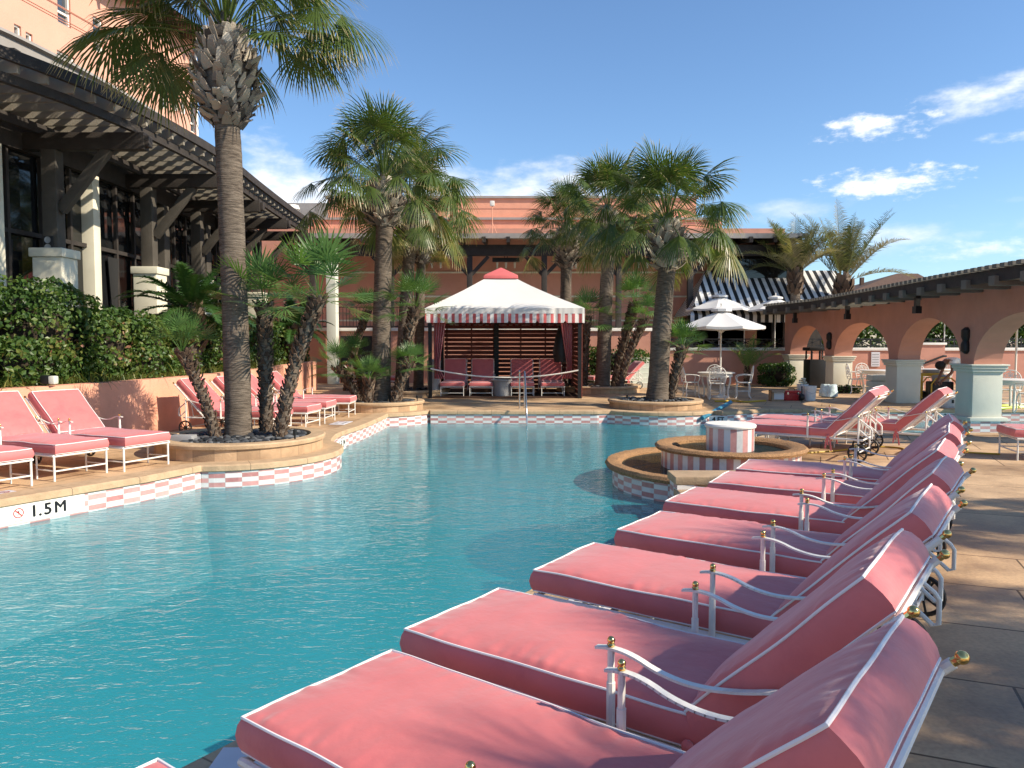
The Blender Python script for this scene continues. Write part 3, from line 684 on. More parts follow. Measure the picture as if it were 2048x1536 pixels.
# skimmer lids / drain plate near the nearest loungers
def drain(x, y, rz, label):
    t = thing('drain_grate', label, 'drain', (x,y,0), rz)
    m = MB(); m.bx(-.14,.14,-.09,.09,.022,.03); m.build('plate', M['signpaper'], t, bevel=.003)
    s = MB()
    for k in range(5): s.bx(-.1,.1,-.07+.032*k,-.056+.032*k,.03,.0315)
    s.build('slots', M['black'], t)
drain(.47, 4.55, radians(-25), 'white slotted drain grate on the coping between two pink loungers')
m = MB(); m.bx(-1.12,-.88,2.72,2.90,.021,.03); o = thing('skimmer_cover', 'square white skimmer cover on the coping at the nearest lounger foot', 'skimmer cover', (-1,2.8,0), world=True); m.build('plate', M['signpaper'], o, bevel=.004)
b = MB(); b.bx(-.93,-.9,2.84,2.87,.0302,.0312); b.build('hole', M['black'], o)
t = thing('shadow_disc', 'dark disc painted as a round shadow on the right deck', 'drain', (4.85, 7.02, 0))
m = MB(); m.lathe([(1e-4,.008),(.085,.008),(.1,.002)], n=24); m.build('cover', M['black'], t)  # black disc stands in for a round shadow on the deck
# ------------------------------------------------------------------ curved planter wall + hotel on the left
WALL = [(-9.3, 4.0), (-8.2, 7.6), (-7.02, 10.52), (-6.64, 11.11), (-6.15, 13.2), (-5.98, 15.5), (-5.95, 17.5), (-6.14, 19.63), (-6.35, 23.0), (-6.5, 26.0), (-6.6, 30)]
def wx(Y):
    for a, b in zip(WALL, WALL[1:]):
        if a[1] <= Y <= b[1]: return a[0]+(b[0]-a[0])*(Y-a[1])/(b[1]-a[1])
    return WALL[-1][0]
def wxs(Y): return sum(wx(Y+d) for d in (-1.2,-.6,0,.6,1.2))/5
YS = [4+.5*k for k in range(48)]
def planter_wall():
    t = thing('planter_wall', 'long curved pink planter wall behind the left loungers', 'wall', (-6.3, 15, 0), world=True)
    m = MB()
    ys = [y for y in YS if y <= 25.6]
    for a, b in zip(ys, ys[1:]):
        xa, xb = wxs(a), wxs(b); m.quad((xa,a,0),(xb,b,0),(xb,b,.95),(xa,a,.95)); m.quad((xa,a,.95),(xb,b,.95),(xb-.2,b,.955),(xa-.2,a,.955)); m.quad((xa-.2,a,.955),(xb-.2,b,.955),(xb-.2,b,.7),(xa-.2,a,.7))
    y = ys[-1]; m.quad((wxs(y),y,0),(wxs(y)-.2,y,0),(wxs(y)-.2,y,.95),(wxs(y),y,.95))
    m.build('wall', M['stucco'], t, smooth=True)
    s = MB()
    for a, b in zip(ys, ys[1:]): s.quad((wxs(a)-.18,a,.9),(wxs(b)-.18,b,.9),(wxs(b)-2.6,b,1.25),(wxs(a)-2.6,a,1.25))
    s.build('soil', M['soil'], t)
planter_wall()
def hotel_wing():
    t = thing('hotel_wing', 'low hotel wing with cream columns, dark glazing and curved tiled eave', 'building', (-9.3, 15, 0), world=True)
    ys = [y for y in YS if 5 <= y <= 27.6]
    TOP = 6.0
    for a, b in zip(ys, ys[1:]): pass
    g = MB(); fz = MB(); mu = MB(); plinth = MB(); roof = MB(); sof = MB(); fas = MB(); inner = MB()
    for a, b in zip(ys, ys[1:]):
        fa, fb = wxs(a)-2.75, wxs(b)-2.75
        g.quad((fa,a,1.2),(fb,b,1.2),(fb,b,5.0),(fa,a,5.0))
        fz.quad((fa+.15,a,5.0),(fb+.15,b,5.0),(fb+.15,b,6.4),(fa+.15,a,6.4)); fz.quad((fa,a,5.0),(fb,b,5.0),(fb+.15,b,5.0),(fa+.15,a,5.0))
        plinth.quad((fa+.05,a,0),(fb+.05,b,0),(fb+.05,b,1.3),(fa+.05,a,1.3))
        ra, rb = wxs(a)-1.75, wxs(b)-1.75
        sof.quad((fa,a,6.34),(fb,b,6.34),(rb,b,6.29),(ra,a,6.29))
        fas.quad((ra,a,6.29),(rb,b,6.29),(rb+.02,b,6.45),(ra+.02,a,6.45)); fas.quad((ra+.02,a,6.45),(rb+.02,b,6.45),(rb+.1,b,6.48),(ra+.1,a,6.48)); fas.quad((ra+.1,a,6.48),(rb+.1,b,6.48),(rb+.1,b,6.53),(ra+.1,a,6.53))
        roof.quad((ra+.1,a,6.53),(rb+.1,b,6.53),(rb-3.2,b,7.3),(ra-3.2,a,7.3))
    y = ys[-1]
    g.build('glazing', M['glass'], t); fz.build('frieze', M['darkwood'], t); plinth.build('plinth', M['cream'], t)  # frieze coloured dark, standing in for the deep shade behind the pergola
    sof.build('soffit', M['cream'], t); fas.build('fascia', M['greyroof'], t); roof.build('roof', M['greyroof'], t)
    for k, (yy, w) in enumerate(((9.0,.4),(13.15,.42),(15.9,.26),(19.4,.3),(22.6,.34),(25,.3))):       # columns in the glazing
        c = MB(); x = wxs(yy)-2.75; c.bx(x-.1, x+.24, yy-w/2, yy+w/2, 1.0, 4.98); c.build('column', M['cream'] if yy < 18 else M['umber'], t, bevel=.015)  # farther columns darkened in colour to stand in for shade
    fr = MB()
    for yy in [9.4+.84*k for k in range(22)]:
        x = wxs(yy)-2.72; fr.bx(x, x+.07, yy-.035, yy+.035, 1.2, 4.98)
    for a, b in zip(ys, ys[1:]):
        for z in (3.55,): fr.beam((wxs(a)-2.69,a,z),(wxs(b)-2.69,b,z), .07,.08)
    fr.build('mullions', M['darkwood'], t)
    for yy in (13.2, 16.4):
        x = wxs(yy)-2.66; c = MB(); n = 14
        for k in range(n):
            y0 = yy+.15+.4*k/n; y1 = yy+.15+.4*(k+1)/n; o0 = .05*sin(k*2.1); o1 = .05*sin((k+1)*2.1)
            for z0, z1, q0, q1 in ((1.3,2.2,1,.35),(2.2,3.4,.35,1)):
                f = lambda y, q: yy+.35+(y-yy-.35)*q
                c.quad((x+o0,f(y0,q0),z0),(x+o1,f(y1,q0),z0),(x+o1,f(y1,q1),z1),(x+o0,f(y0,q1),z1))
        c.build('curtain', M['curtain'], t, smooth=True)
    rf = MB()
    for k in range(26):
        yy = 8.2+.72*k; x = wxs(yy); rf.beam((x-2.7,yy,6.2),(x-1.55,yy,6.14), .16,.2)
    rf.build('rafter_tails', M['darkwood'], t)
hotel_wing()
def pergola():
    t = thing('pergola', 'dark timber pergola on bracketed posts along the hotel wing', 'pergola', (-8.2, 15, 0), world=True)
    PZ = 5.17
    posts = [10.2, 14.0, 17.4, 20.6, 23.6, 26.3]
    for yy in posts:
        x = wxs(yy)-2.15
        b = MB(); b.beam((x-.55,yy,PZ),(wxs(yy)-.45,yy,PZ), .2,.30)
        for xx in (wxs(yy)-.47,): b.beam((xx-.04,yy,PZ),(xx+.1,yy,PZ), .16,.2)
        b.build('beam', M['darkwood'], t, bevel=.012)
        p = MB(); p.bx(x-.13,x+.13,yy-.13,yy+.13,3.2,PZ-.152); p.build('post', M['umber'], t, bevel=.012)
        k = MB(); k.beam((x+.14,yy,3.95),(x+1.02,yy,PZ-.12), .15,.17); k.build('brace', M['umber'], t, bevel=.01)
        d = MB(); d.bx(x-.26,x+.26,yy-.26,yy+.26,.9,3.1); d.bx(x-.30,x+.30,yy-.30,yy+.30,3.1,3.26); pe = d.build('pedestal', M['cream'], t, bevel=.02)
    ys = [6+.35*k for k in range(61)]
    for off, z, w, h in ((-.41,PZ+.50,.07,.17),(-.62,PZ+.22,.09,.14),(-2.3,PZ+.2,.09,.16)):
        r = MB()
        for a, b in zip(ys, ys[1:]): r.beam((wxs(a)+off,a,z),(wxs(b)+off,b,z), w,h)
        r.build('purlin', M['darkwood'], t)
    for k in range(46):
        yy = 6.4+.45*k; s = MB(); s.beam((wxs(yy)-2.55,yy,PZ+.44),(wxs(yy)-.46,yy,PZ+.44), .06,.29); s.build('rafter', M['taupe'], t)
    for off in (-.75,-1.15,-1.55,-1.95,-2.35):
        s = MB()
        for a, b in zip(ys, ys[1:]): s.beam((wxs(a)+off,a,PZ+.63),(wxs(b)+off,b,PZ+.63), .11,.07)
        s.build('batten', M['darkwood'], t)
pergola()
# speaker-like double socket box on the first pedestal post
m = MB(); x = wxs(14.0)-2.15; m.bx(x-.1,x+.06,13.83,13.858,3.2,3.48); o = m.build('wall_speaker', M['black'], bevel=.01); tag(o, 'small black speaker box fixed low on a pergola post', 'speaker')
for k in (0,1):
    q = MB(); q.lathe([(1e-4,0),(.045,0),(.06,.012)], n=16); q.xf(Matrix.Translation((x-.02,13.829,3.28+.13*k)) @ Matrix.Rotation(radians(90),4,'X')); q.build('cone', M['grey'], o)

def tower():
    """the pink hotel tower behind: one wall plane from (-14.4,17.2) to its corner (-12.07,30)"""
    t = thing('hotel_tower', 'tall pink hotel tower with rows of windows behind the wing', 'building', (-12.07, 30, 0), world=True)
    d = Vector((.182,.983,0)).normalized(); nrm = Vector((d.y,-d.x,0)); C = Vector((-12.07,30,0))
    P = lambda s, z, o=0: tuple(C - d*s + nrm*o + Vector((0,0,z)))
    H = 13.0
    th = radians(3.163)
    def hit(px, py):
        x = (px-1024)/1538; y = -(py-768)/1538
        v = Vector((x, cos(th)+y*sin(th), -sin(th)+y*cos(th))); o = Vector((0,0,CAM_H))
        k = (C-o).dot(nrm)/v.dot(nrm); q = o+v*k
        return (C-q).dot(d), q.z
    wins = []
    for (x0,y0,x1,y1,ybl) in ((113,-40,141,22,-1),(185,30,206,72,0),(323,150,336,205,0),(378,100,388,150,0),(380,200,393,250,0)):
        s1, zt = hit(x0, y0); s0, _ = hit(x1, y1); zb = hit(x0, {113:42,185:98,323:214,378:158,380:262}[x0])[1]
        wins.append((s0, s1, zb, zt))
    wins += [(14.9, 15.7, 9.7, 11.6)]
    s_w = [(hit(35,50)[0]-.12, hit(35,50)[0]+.12, hit(35,78)[1], hit(35,50)[1]),(hit(58,65)[0]-.12, hit(58,65)[0]+.12, hit(58,84)[1], hit(58,66)[1]),
           (hit(132,120)[0]-.35, hit(132,120)[0]+.35, hit(132,128)[1]-.4, hit(132,128)[1]+.3),(hit(351,190)[0]-.18,hit(351,190)[0]+.18,hit(351,222)[1],hit(351,182)[1]),(hit(367,200)[0]-.16,hit(367,200)[0]+.16,hit(367,228)[1],hit(367,198)[1])]
    allw = wins + s_w
    # wall with real openings: grid cells between all window edges
    ss = sorted(set([0,22]+[w[0] for w in allw]+[w[1] for w in allw])); zs = sorted(set([0,H]+[w[2] for w in allw]+[w[3] for w in allw]))
    m = MB()
    for a, b in zip(ss, ss[1:]):
        for z0, z1 in zip(zs, zs[1:]):
            sm, zm = (a+b)/2, (z0+z1)/2
            if any(w[0] < sm < w[1] and w[2] < zm < w[3] for w in allw): continue
            m.quad(P(b,z0),P(a,z0),P(a,z1),P(b,z1))
    dp = -.16
    for s0,s1,z0,z1 in allw:
        m.quad(P(s1,z0),P(s0,z0),P(s0,z0,dp),P(s1,z0,dp)); m.quad(P(s1,z1),P(s0,z1),P(s0,z1,dp),P(s1,z1,dp)); m.quad(P(s0,z0),P(s0,z1),P(s0,z1,dp),P(s0,z0,dp)); m.quad(P(s1,z0),P(s1,z1),P(s1,z1,dp),P(s1,z0,dp))
    q = C - nrm*9
    m.quad(P(0,0),(q.x,q.y,0),(q.x,q.y,H),P(0,H))
    m.build('wall', M['tower'], t)
    for k, (s0,s1,z0,z1) in enumerate(allw):
        gq = MB(); gq.quad(P(s1,z0,dp+.02),P(s0,z0,dp+.02),P(s0,z1,dp+.02),P(s1,z1,dp+.02)); w = gq.build('window', M['wglass'], t)
        f = MB(); wv = .05
        for a, b in (((s0,z0),(s1,z0)),((s0,z1),(s1,z1)),((s0,z0),(s0,z1)),((s1,z0),(s1,z1))): f.beam(P(a[0],a[1],dp+.05),P(b[0],b[1],dp+.05), wv*2,wv*2, nrm)
        if z1-z0 > 1: f.beam(P(s0,z0+(z1-z0)*.3,dp+.05),P(s1,z0+(z1-z0)*.3,dp+.05), .06,.07, nrm)
        f.build('frame', M['white'], w)
    gr = MB()
    for (xa,ya) in ((55,0),(95,0),(400,192),(400,170)):
        s, z = hit(xa,ya)
        gr.beam(P(0.0,z,.002),P(21.9,z,.002), .012,.035, nrm)
    gr.build('groove', M['stucco2'], t)
    r = MB(); a = P(-.9,H,1.0); b = P(22,H,1.0); c2 = P(22,H+1.6,-3); e = P(-.9,H+1.6,-3); r.quad(b,a,e,c2); r.quad(P(-.9,H,1.0),tuple(Vector(P(-.9,H,1.0))-nrm*10),tuple(Vector(e)-nrm*6),e)
    r.build('roof', M['roof'], t)
    s2 = MB(); s2.quad(P(22,H-.05,1.0),P(-.9,H-.05,1.0),P(-.9,H-.05,-10),P(22,H-.05,-10)); s2.build('soffit', M['darkwood'], t)
    k = MB()
    for j in range(30): k.beam(P(-.6+.75*j,H-.14,-.05),P(-.6+.75*j,H-.14,1.05), .12,.16)
    k.build('rafter_tails', M['roof'], t)
    dsp = MB(); dsp.tube([P(.12,5,.06),P(.12,H-.1,.06)], .05, 8); dsp.build('downpipe', M['white'], t, smooth=True)
tower()

# ------------------------------------------------------------------ pink building across the far end
def rail_panel(m, p, q, z0, h, step=.13, pattern='bars'):
    p = Vector(p); q = Vector(q); L = (q-p).length; d = (q-p)/L
    for z in (z0+.06, z0+h): m.beam((p.x,p.y,z),(q.x,q.y,z), .05,.04)
    if pattern == 'bars':
        m.beam((p.x,p.y,z0+h-.2),(q.x,q.y,z0+h-.2), .03,.025)
        n = int(L/step)
        for k in range(n+1):
            a = p+d*(L*k/n); m.beam((a.x,a.y,z0+.06),(a.x,a.y,z0+h-.2), .018,.018)
        n = max(1, int(L/.42))
        for k in range(n):
            a = p+d*(L*k/n); b = p+d*(L*(k+1)/n); c = (a+b)/2
            m.beam((a.x,a.y,z0+h-.2),(c.x,c.y,z0+h), .015,.015); m.beam((c.x,c.y,z0+h),(b.x,b.y,z0+h-.2), .015,.015)
    else:
        n = max(1, round(L/.62))
        for k in range(n+1):
            a = p+d*(L*k/n); m.beam((a.x,a.y,z0),(a.x,a.y,z0+h), .045,.045)
            if k < n:
                b = p+d*(L*(k+1)/n); c = (a+b)/2
                m.beam((a.x,a.y,z0+.06),(b.x,b.y,z0+h), .028,.028); m.beam((a.x,a.y,z0+h),(b.x,b.y,z0+.06), .028,.028); m.beam((c.x,c.y,z0+.06),(c.x,c.y,z0+h), .028,.028)
def far_building():
    t = thing('banquet_building', 'long pink building with deep dark eave across the far end', 'building', (0, 33, 0), world=True)
    W = 33.0
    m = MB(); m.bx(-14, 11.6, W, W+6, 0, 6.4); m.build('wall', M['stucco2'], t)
    m = MB(); m.bx(gx(560,34.2), gx(1440,34.2), 34.2, 39, 6.2, gz(440,34.2)); m.build('lower_parapet', M['stucco'], t)
    m = MB(); x0 = gx(660,35); x1 = gx(1388,35); m.bx(x0, x1, 35, 42, 6.2, gz(397,35)); m.build('upper_parapet', M['stucco'], t)  # both parapets paler than the wall below: sunlight put into the colour
    c = MB(); c.bx(x0-.1, x1+.1, 34.9, 35.2, gz(397,35), gz(397,35)+.1); c.bx(gx(560,34.2), gx(1440,34.2), 34.1, 34.4, gz(440,34.2), gz(440,34.2)+.1); c.build('parapet_cap', M['greyroof'], t)
    g = MB(); g.bx(x0+.05, x1-.05, 34.985, 34.999, gz(417,35)-.02, gz(417,35)+.02); g.build('score_line', M['stucco2'], t)
    ez = gz(468, 30.4)
    e = MB(); e.quad((-9,30.4,ez),(11.6,30.4,ez),(11.6,34.2,ez+.55),(-9,34.2,ez+.55)); e.bx(-9, 11.6, 30.38, 30.5, ez-.16, ez+.03); e.build('eave_roof', M['greyroof'], t)
    s = MB(); s.quad((-9,30.5,ez-.1),(11.6,30.5,ez-.1),(11.6,33,ez+.15),(-9,33,ez+.15)); s.build('eave_soffit', M['cream'], t)
    r = MB()
    for k in range(22): r.beam((-8.7+.95*k,30.3,ez-.22),(-8.7+.95*k,33,ez+.02), .14,.22)
    r.build('rafter_tails', M['darkwood'], t)
    b = MB(); b.bx(-9, 11.6, 30.95, 31.2, ez-.78, ez-.34); b.build('eave_beam', M['darkwood'], t, bevel=.02)
    for px in (628, 784, 940, 1088, 1236, 1378):
        x = gx(px,31.05); p = MB(); p.bx(x-.11,x+.11,30.96,31.19,0,ez-.785); p.build('post', M['darkwood'], t, bevel=.012)
        k = MB(); k.beam((x,31.07,ez-1.6),(x+.75,31.07,ez-.8), .12,.14); k.beam((x,31.07,ez-1.6),(x-.75,31.07,ez-.8), .12,.14); k.build('brace', M['darkwood'], t)
    st = MB()
    for py in (545, 593, 641): st.bx(-9, 11.5, W-.03, W-.002, gz(py,W)-.035, gz(py,W)+.035)
    st.build('string_course', M['cream'], t)
    tx = gx(1424,32); bk = MB(); bk.bx(tx, 11.9, 31.6, 33.2, 3.6, 5.45); bk.build('bay', M['darkwood'], t)
    wq = MB(); wq.bx(tx+.7, 11.2, 31.57, 31.598, 3.9, 5.1); wq.build('window', M['glass'], t)
    for px in (865, 1012, 1168, 1275):
        x = gx(px,31.6); z = gz(522,31.6); L = MB()
        L.tube([(x-.06,31.6,z),(x-.06,31.6,ez-.3)], .015, 6); L.tube([(x+.06,31.6,z),(x+.06,31.6,ez-.3)], .015, 6)
        L.prism([(x-.55,31.45),(x+.55,31.45),(x+.55,31.75),(x-.55,31.75)], z-.03, z+.12)
        o = L.build('lantern', M['black'], t)
        for dx in (-.36,0,.36): q = MB(); q.lathe([(1e-4,-.3),(.035,-.28),(.05,-.06),(1e-4,-.05)], (x+dx,31.6,z), 8); q.build('candle', M['cream'], o)
    return ez
EZ = far_building()
def rooftop():
    t = thing('rooftop_block', 'grey concrete roof block with vents behind the pink parapet', 'building', (-11, 46, 0), world=True)
    m = MB(); m.bx(gx(540,46), gx(668,46), 46, 52, 0, gz(406,46)); m.build('wall', M['greyroof'], t)
    v = MB()
    for px in (575, 588): v.lathe([(.35,0),(.4,.3),(.5,.32),(.4,.55),(1e-4,.6)], (gx(px,45),45,gz(430,45)), 14)
    v.build('vent', M['white'], t, smooth=True)
rooftop()
t = thing('rooftop_mast', 'thin roof mast with white box standing on the eave', 'mast', (gx(985,31.5), 31.5, EZ+.1), world=True)
x = gx(985,31.5); m = MB(); m.tube([(x,31.5,EZ+.1),(x,31.5,gz(412,31.5))], .02, 6); m.tube([(x,31.5,EZ+.6),(x-.22,31.5,EZ+.1)], .012, 5); m.tube([(x,31.5,EZ+.6),(x+.22,31.5,EZ+.1)], .012, 5); m.build('pole', M['stucco'], t)
m = MB(); m.bx(x-.09,x+.09,31.42,31.58,gz(412,31.5),gz(402,31.5)); m.build('box', M['white'], t, bevel=.02)
# lower terrace in front of that building
def terrace():
    t = thing('terrace_wall', 'low pink terrace wall with white ledge and dark doorway behind the planters', 'wall', (-3, 30, 0), world=True)
    z = gz(657,29.6)
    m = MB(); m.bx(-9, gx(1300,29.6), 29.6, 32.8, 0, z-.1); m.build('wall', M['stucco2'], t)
    m = MB(); m.bx(-9, gx(1300,29.6)+.05, 29.5, 32.9, z-.1, z+.02); m.build('ledge', M['white'], t, bevel=.01)
    d = MB(); d.bx(gx(682,29.59), gx(745,29.59), 29.585, 29.598, .02, gz(672,29.6)); d.build('doorway', M['black'], t)
    c = MB(); c.bx(-6.95,-6.6,28.9,29.4,0,4.6); c.build('pilaster', M['cool'], t, bevel=.01)
    r = thing('balcony_railing', 'black iron railing with arched top on the terrace ledge', 'railing', (-3, 29.75, z), world=True)
    b = MB(); rail_panel(b, (-7.3,29.75,0), (gx(1200,29.75),29.75,0), z+.02, 1.0); b.build('bars', M['black'], r)
terrace()

# ------------------------------------------------------------------ right: low pink wall, awning, arcade
def right_terrace():
    Y = 28.6; z = gz(697, Y); x0 = gx(1336,Y)
    t = thing('patio_wall', 'pink patio wall with white cap behind the dining set and arcade', 'wall', (9, Y, 0), world=True)
    m = MB(); m.bx(x0, 26, Y, Y+.3, 0, z-.08); m.build('wall', M['stucco2'], t)
    m = MB(); m.bx(x0-.05, 26, Y-.06, Y+.36, z-.08, z+.03); m.build('cap', M['white'], t, bevel=.012)
    f = MB(); f.bx(x0, 26, Y+.3, 40, 0, z-.35); f.build('patio_floor', M['stone'], t)
    r = thing('patio_railing', 'black crossed iron railing standing on the pink patio wall', 'railing', (9, Y+.15, z), world=True)
    b = MB(); rail_panel(b, (x0+.1,Y+.15,0), (21.5,Y+.15,0), z+.03, .32, pattern='x'); b.build('bars', M['black'], r)
    g = thing('stair_wall', 'pink stair wall with black handrail seen through the arcade', 'wall', (gx(1868,26), 26, 0), world=True)
    xa, xb = gx(1838,26), gx(1888,26); zt = gz(690,26)
    m = MB(); m.bx(xa, xb, 26, 26.25, 0, zt); m.build('wall', M['stucco2'], g)
    m = MB(); m.bx(xa-.04, xb+.04, 25.95, 26.3, zt, zt+.08); m.build('cap', M['white'], g, bevel=.01)
    m = MB(); m.tube([(xa,25.9,gz(729,26)),(xa+.3,25.9,gz(722,26)),(xb-.1,25.9,gz(712,26)),(xb,25.9,gz(712,26))], .035, 8); m.build('handrail', M['black'], g)
    st = thing('garden_steps', 'shaded stone steps with dark rail behind the shaded planter', 'steps', (gx(1285,27), 27, 0), world=True)
    m = MB()
    for k in range(6): m.bx(gx(1262,27), gx(1335,27), 26.6+.32*k, 29.5, .165*k, .165*k+.165)
    m.build('treads', M['cool'], st)
    m = MB(); rail_panel(m, (gx(1262,27),26.9,0), (gx(1262,27),28.9,0), .9, 1.0); m.build('rail', M['green'], st)
right_terrace()
def awning():
    t = thing('striped_awning', 'large black and white striped awning over the patio bar', 'awning', (gx(1530,31), 31, 0), world=True)
    Yf, Yb = 29.6, 32.0
    zt = gz(541,Yb); zb = gz(630,Yf)
    xl, xr = gx(1408,Yb), gx(1668,Yb); bl, br = gx(1379,Yf), gx(1712,Yf)
    m = MB(); n = 30
    for k in range(n):
        a, b = k/n, (k+1)/n
        X = lambda p, q, f: p+(q-p)*f
        za = lambda f: 0
        m.quad((X(bl,br,a),Yf,zb),(X(bl,br,b),Yf,zb),(X(xl,xr,b),Yb,zt),(X(xl,xr,a),Yb,zt), [(X(bl,br,a),0),(X(bl,br,b),0),(X(xl,xr,b),1),(X(xl,xr,a),1)])
    m.build('front_slope', M['awning'], t)
    s = MB(); s.poly([(bl,Yf,zb),(xl,Yb,zt),(gx(1345,33),33.0,zb)], [(0,0),(2.4,2.7),(3.6,0)]); s.build('side_slope', M['awning'], t)
    s = MB(); s.poly([(br,Yf,zb),(xr,Yb,zt),(br+.2,33,zb)], [(0,0),(2.4,2.7),(3.6,0)]); s.build('side_slope', M['awning'], t)
    v = MB(); v.quad((bl,Yf,zb-.28),(br,Yf,zb-.28),(br,Yf,zb),(bl,Yf,zb), [(bl,0),(br,0),(br,1),(bl,1)]); v.build('valance', M['awning'], t)
    b = MB(); b.bx(bl+.3, br, 33.0, 33.3, 0, zb); b.build('bar_front', M['darkwood'], t)
    for x in (bl+.1, (bl+br)/2, br-.1): p = MB(); p.bx(x-.05,x+.05,Yf+.05,Yf+.15,.9,zb); p.build('post', M['black'], t)
    for px in (1500,):
        w = MB(); w.bx(gx(px-12,32.9),gx(px+12,32.9),32.9,32.998,.9,zb-.1); w.build('pilaster', M['stucco2'], t)
awning()
def arcade():
    t = thing('arcade', 'pink arcade of round arches with dark pergola roof at the pool', 'arcade', (9.9, 20, 0), world=True)
    # front line of the wall (faces -X), slightly curved; piers at parameter points
    piers = [(10.12,28.0),(10.42,24.9),(9.98,19.9),(9.55,15.9),(9.2,11.6)]
    w = .58; th = .58
    def line(Y):
        P = sorted(piers, key=lambda q: q[1])
        if Y <= P[0][1]: return P[0][0]
        for a, b in zip(P, P[1:]):
            if a[1] <= Y <= b[1]: return a[0]+(b[0]-a[0])*(Y-a[1])/(b[1]-a[1])
        return P[-1][0]
    CZ = 1.13; TOP = 2.66
    for k, (x, y) in enumerate(piers):
        zb = WATER_Z-.5 if 13.3 < y < 18 else 0
        m = MB(); m.bx(x-.02, x+th+.02, y-.02, y+w+.02, 0.02 if zb < 0 else 0, CZ-.16)
        p = m.build('pier', M['cool'] if k >= 2 else M['cream'], t, bevel=.012)  # greyer tone on the nearer piers and caps is painted shade
        c = MB(); c.bx(x-.06,x+th+.06,y-.06,y+w+.06,CZ-.16,CZ-.1); c.bx(x-.085,x+th+.085,y-.085,y+w+.085,CZ-.098,CZ-.04); c.bx(x-.11,x+th+.11,y-.11,y+w+.11,CZ-.038,CZ); c.build('cap', M['cool'] if k >= 2 else M['cream'], p, bevel=.012)
        if zb < 0:
            q = MB(); bz = MB(); bz.bx(x-.1,x+th+.1,y-.1,y+w+.1,-.05,.03); bz.build('base_moulding', M['cool'], p, bevel=.01)
            a, b, c_, d = (x-.07,y-.07),(x+th+.07,y-.07),(x+th+.07,y+w+.07),(x-.07,y+w+.07)
            for u, v in ((a,b),(b,c_),(c_,d),(d,a)):
                L = hypot(v[0]-u[0], v[1]-u[1]); q.quad((u[0],u[1],zb),(v[0],v[1],zb),(v[0],v[1],-.05),(u[0],u[1],-.05), [(0,zb),(L,zb),(L,-.05),(0,-.05)])
            q.build('tile_base', M['tile'], p)
    # arched wall above the caps
    m = MB(); P = sorted(piers, key=lambda q: q[1])
    def seg(x0, y0, x1, y1, z0a, z0b):     # one slice, inner face, outer face, soffit
        m.quad((x0,y0,z0a),(x1,y1,z0b),(x1,y1,TOP),(x0,y0,TOP)); m.quad((x0+th,y0,z0a),(x0+th,y0,TOP),(x1+th,y1,TOP),(x1+th,y1,z0b)); m.quad((x0,y0,z0a),(x0+th,y0,z0a),(x1+th,y1,z0b),(x1,y1,z0b))
    for (xa, ya), (xb, yb) in zip(P, P[1:]):
        seg(xa,ya,line(ya+w),ya+w,CZ,CZ)
        y0, y1 = ya+w, yb; r = (y1-y0)/2; rz = min(r, 1.02); n = 28
        for k in range(n):
            f = lambda j: (y0+r-r*cos(pi*j/n), CZ+rz*sin(pi*j/n))
            (p0, z0), (p1, z1) = f(k), f(k+1); seg(line(p0),p0,line(p1),p1,z0,z1)
    xe, ye = P[-1]; seg(xe,ye,xe,ye+w,CZ,CZ); m.quad((xe,ye+w,CZ),(xe+th,ye+w,CZ),(xe+th,ye+w,TOP),(xe,ye+w,TOP))
    x0, y0 = P[0]; m.quad((x0,y0,CZ),(x0,y0,TOP),(x0+th,y0,TOP),(x0+th,y0,CZ))
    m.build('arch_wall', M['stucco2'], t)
    # pergola roof: edge beam, rafters and battens
    ys = [10.5+.6*k for k in range(31)]
    for o_ in (-.72, th+.7):
        b = MB()
        for a, c in zip(ys, ys[1:]): b.beam((line(a)+o_,a,TOP+.12),(line(c)+o_,c,TOP+.12), .1,.22)
        b.build('edge_beam', M['darkwood'], t)
    s = MB()
    for k in range(19):
        yy = 10.8+.98*k; s.beam((line(yy)-.86,yy,TOP+.02),(line(yy)+th+.8,yy,TOP+.02), .17,.17)
    s.build('rafter', M['greywood'], t)
    s = MB()
    for k in range(72):
        yy = 10.7+.25*k; s.beam((line(yy)-.84,yy,TOP+.275),(line(yy)+th+.8,yy,TOP+.275), .13,.07)
    s.build('batten', M['greywood'], t)
    for yy in (13.0, 17.6, 22.3, 26.6):
        s = MB(); x = line(yy); s.beam((x-.5,yy,TOP-.02),(x-.5,yy,TOP-.28), .1,.1); s.bx(x-.57,x-.43,yy-.08,yy+.08,TOP-.42,TOP-.26); s.build('spotlight', M['black'], t)
    for yy in (16.2, 25.15):
        x = line(yy); s = MB(); s.lathe([(.03,-.28),(.1,-.22),(.1,-.08),(.07,0),(.1,.08),(.1,.22),(.03,.28)], (x-.03,yy,1.62), 12); s.build('sconce', M['black'], t, smooth=True)
arcade()
def cottage():
    t = thing('roofed_house', 'distant house with brown hipped shingle roof beyond the arcade', 'house', (gx(1790,60), 60, 0), world=True)
    x0, x1 = gx(1690,58), gx(1905,58); z0, zt = gz(586,58), gz(547,62)
    m = MB(); m.bx(x0+.5, x1-.5, 58.6, 66, 0, z0); m.build('wall', M['cream'], t)
    ra, rb = gx(1789,62), gx(1830,62); m = MB()
    m.quad((x0,58,z0),(x1,58,z0),(rb,62,zt),(ra,62,zt)); m.poly([(x0,66.6,z0),(x0,58,z0),(ra,62,zt)]); m.poly([(x1,58,z0),(x1,66.6,z0),(rb,62,zt)]); m.quad((x1,66.6,z0),(x0,66.6,z0),(ra,62,zt),(rb,62,zt)); m.build('roof', M['roof'], t)
    m = MB(); m.bx(ra-3.1,ra-2.85,61.5,61.8,zt-2,zt-.35); m.build('vent', M['roof'], t)
cottage()
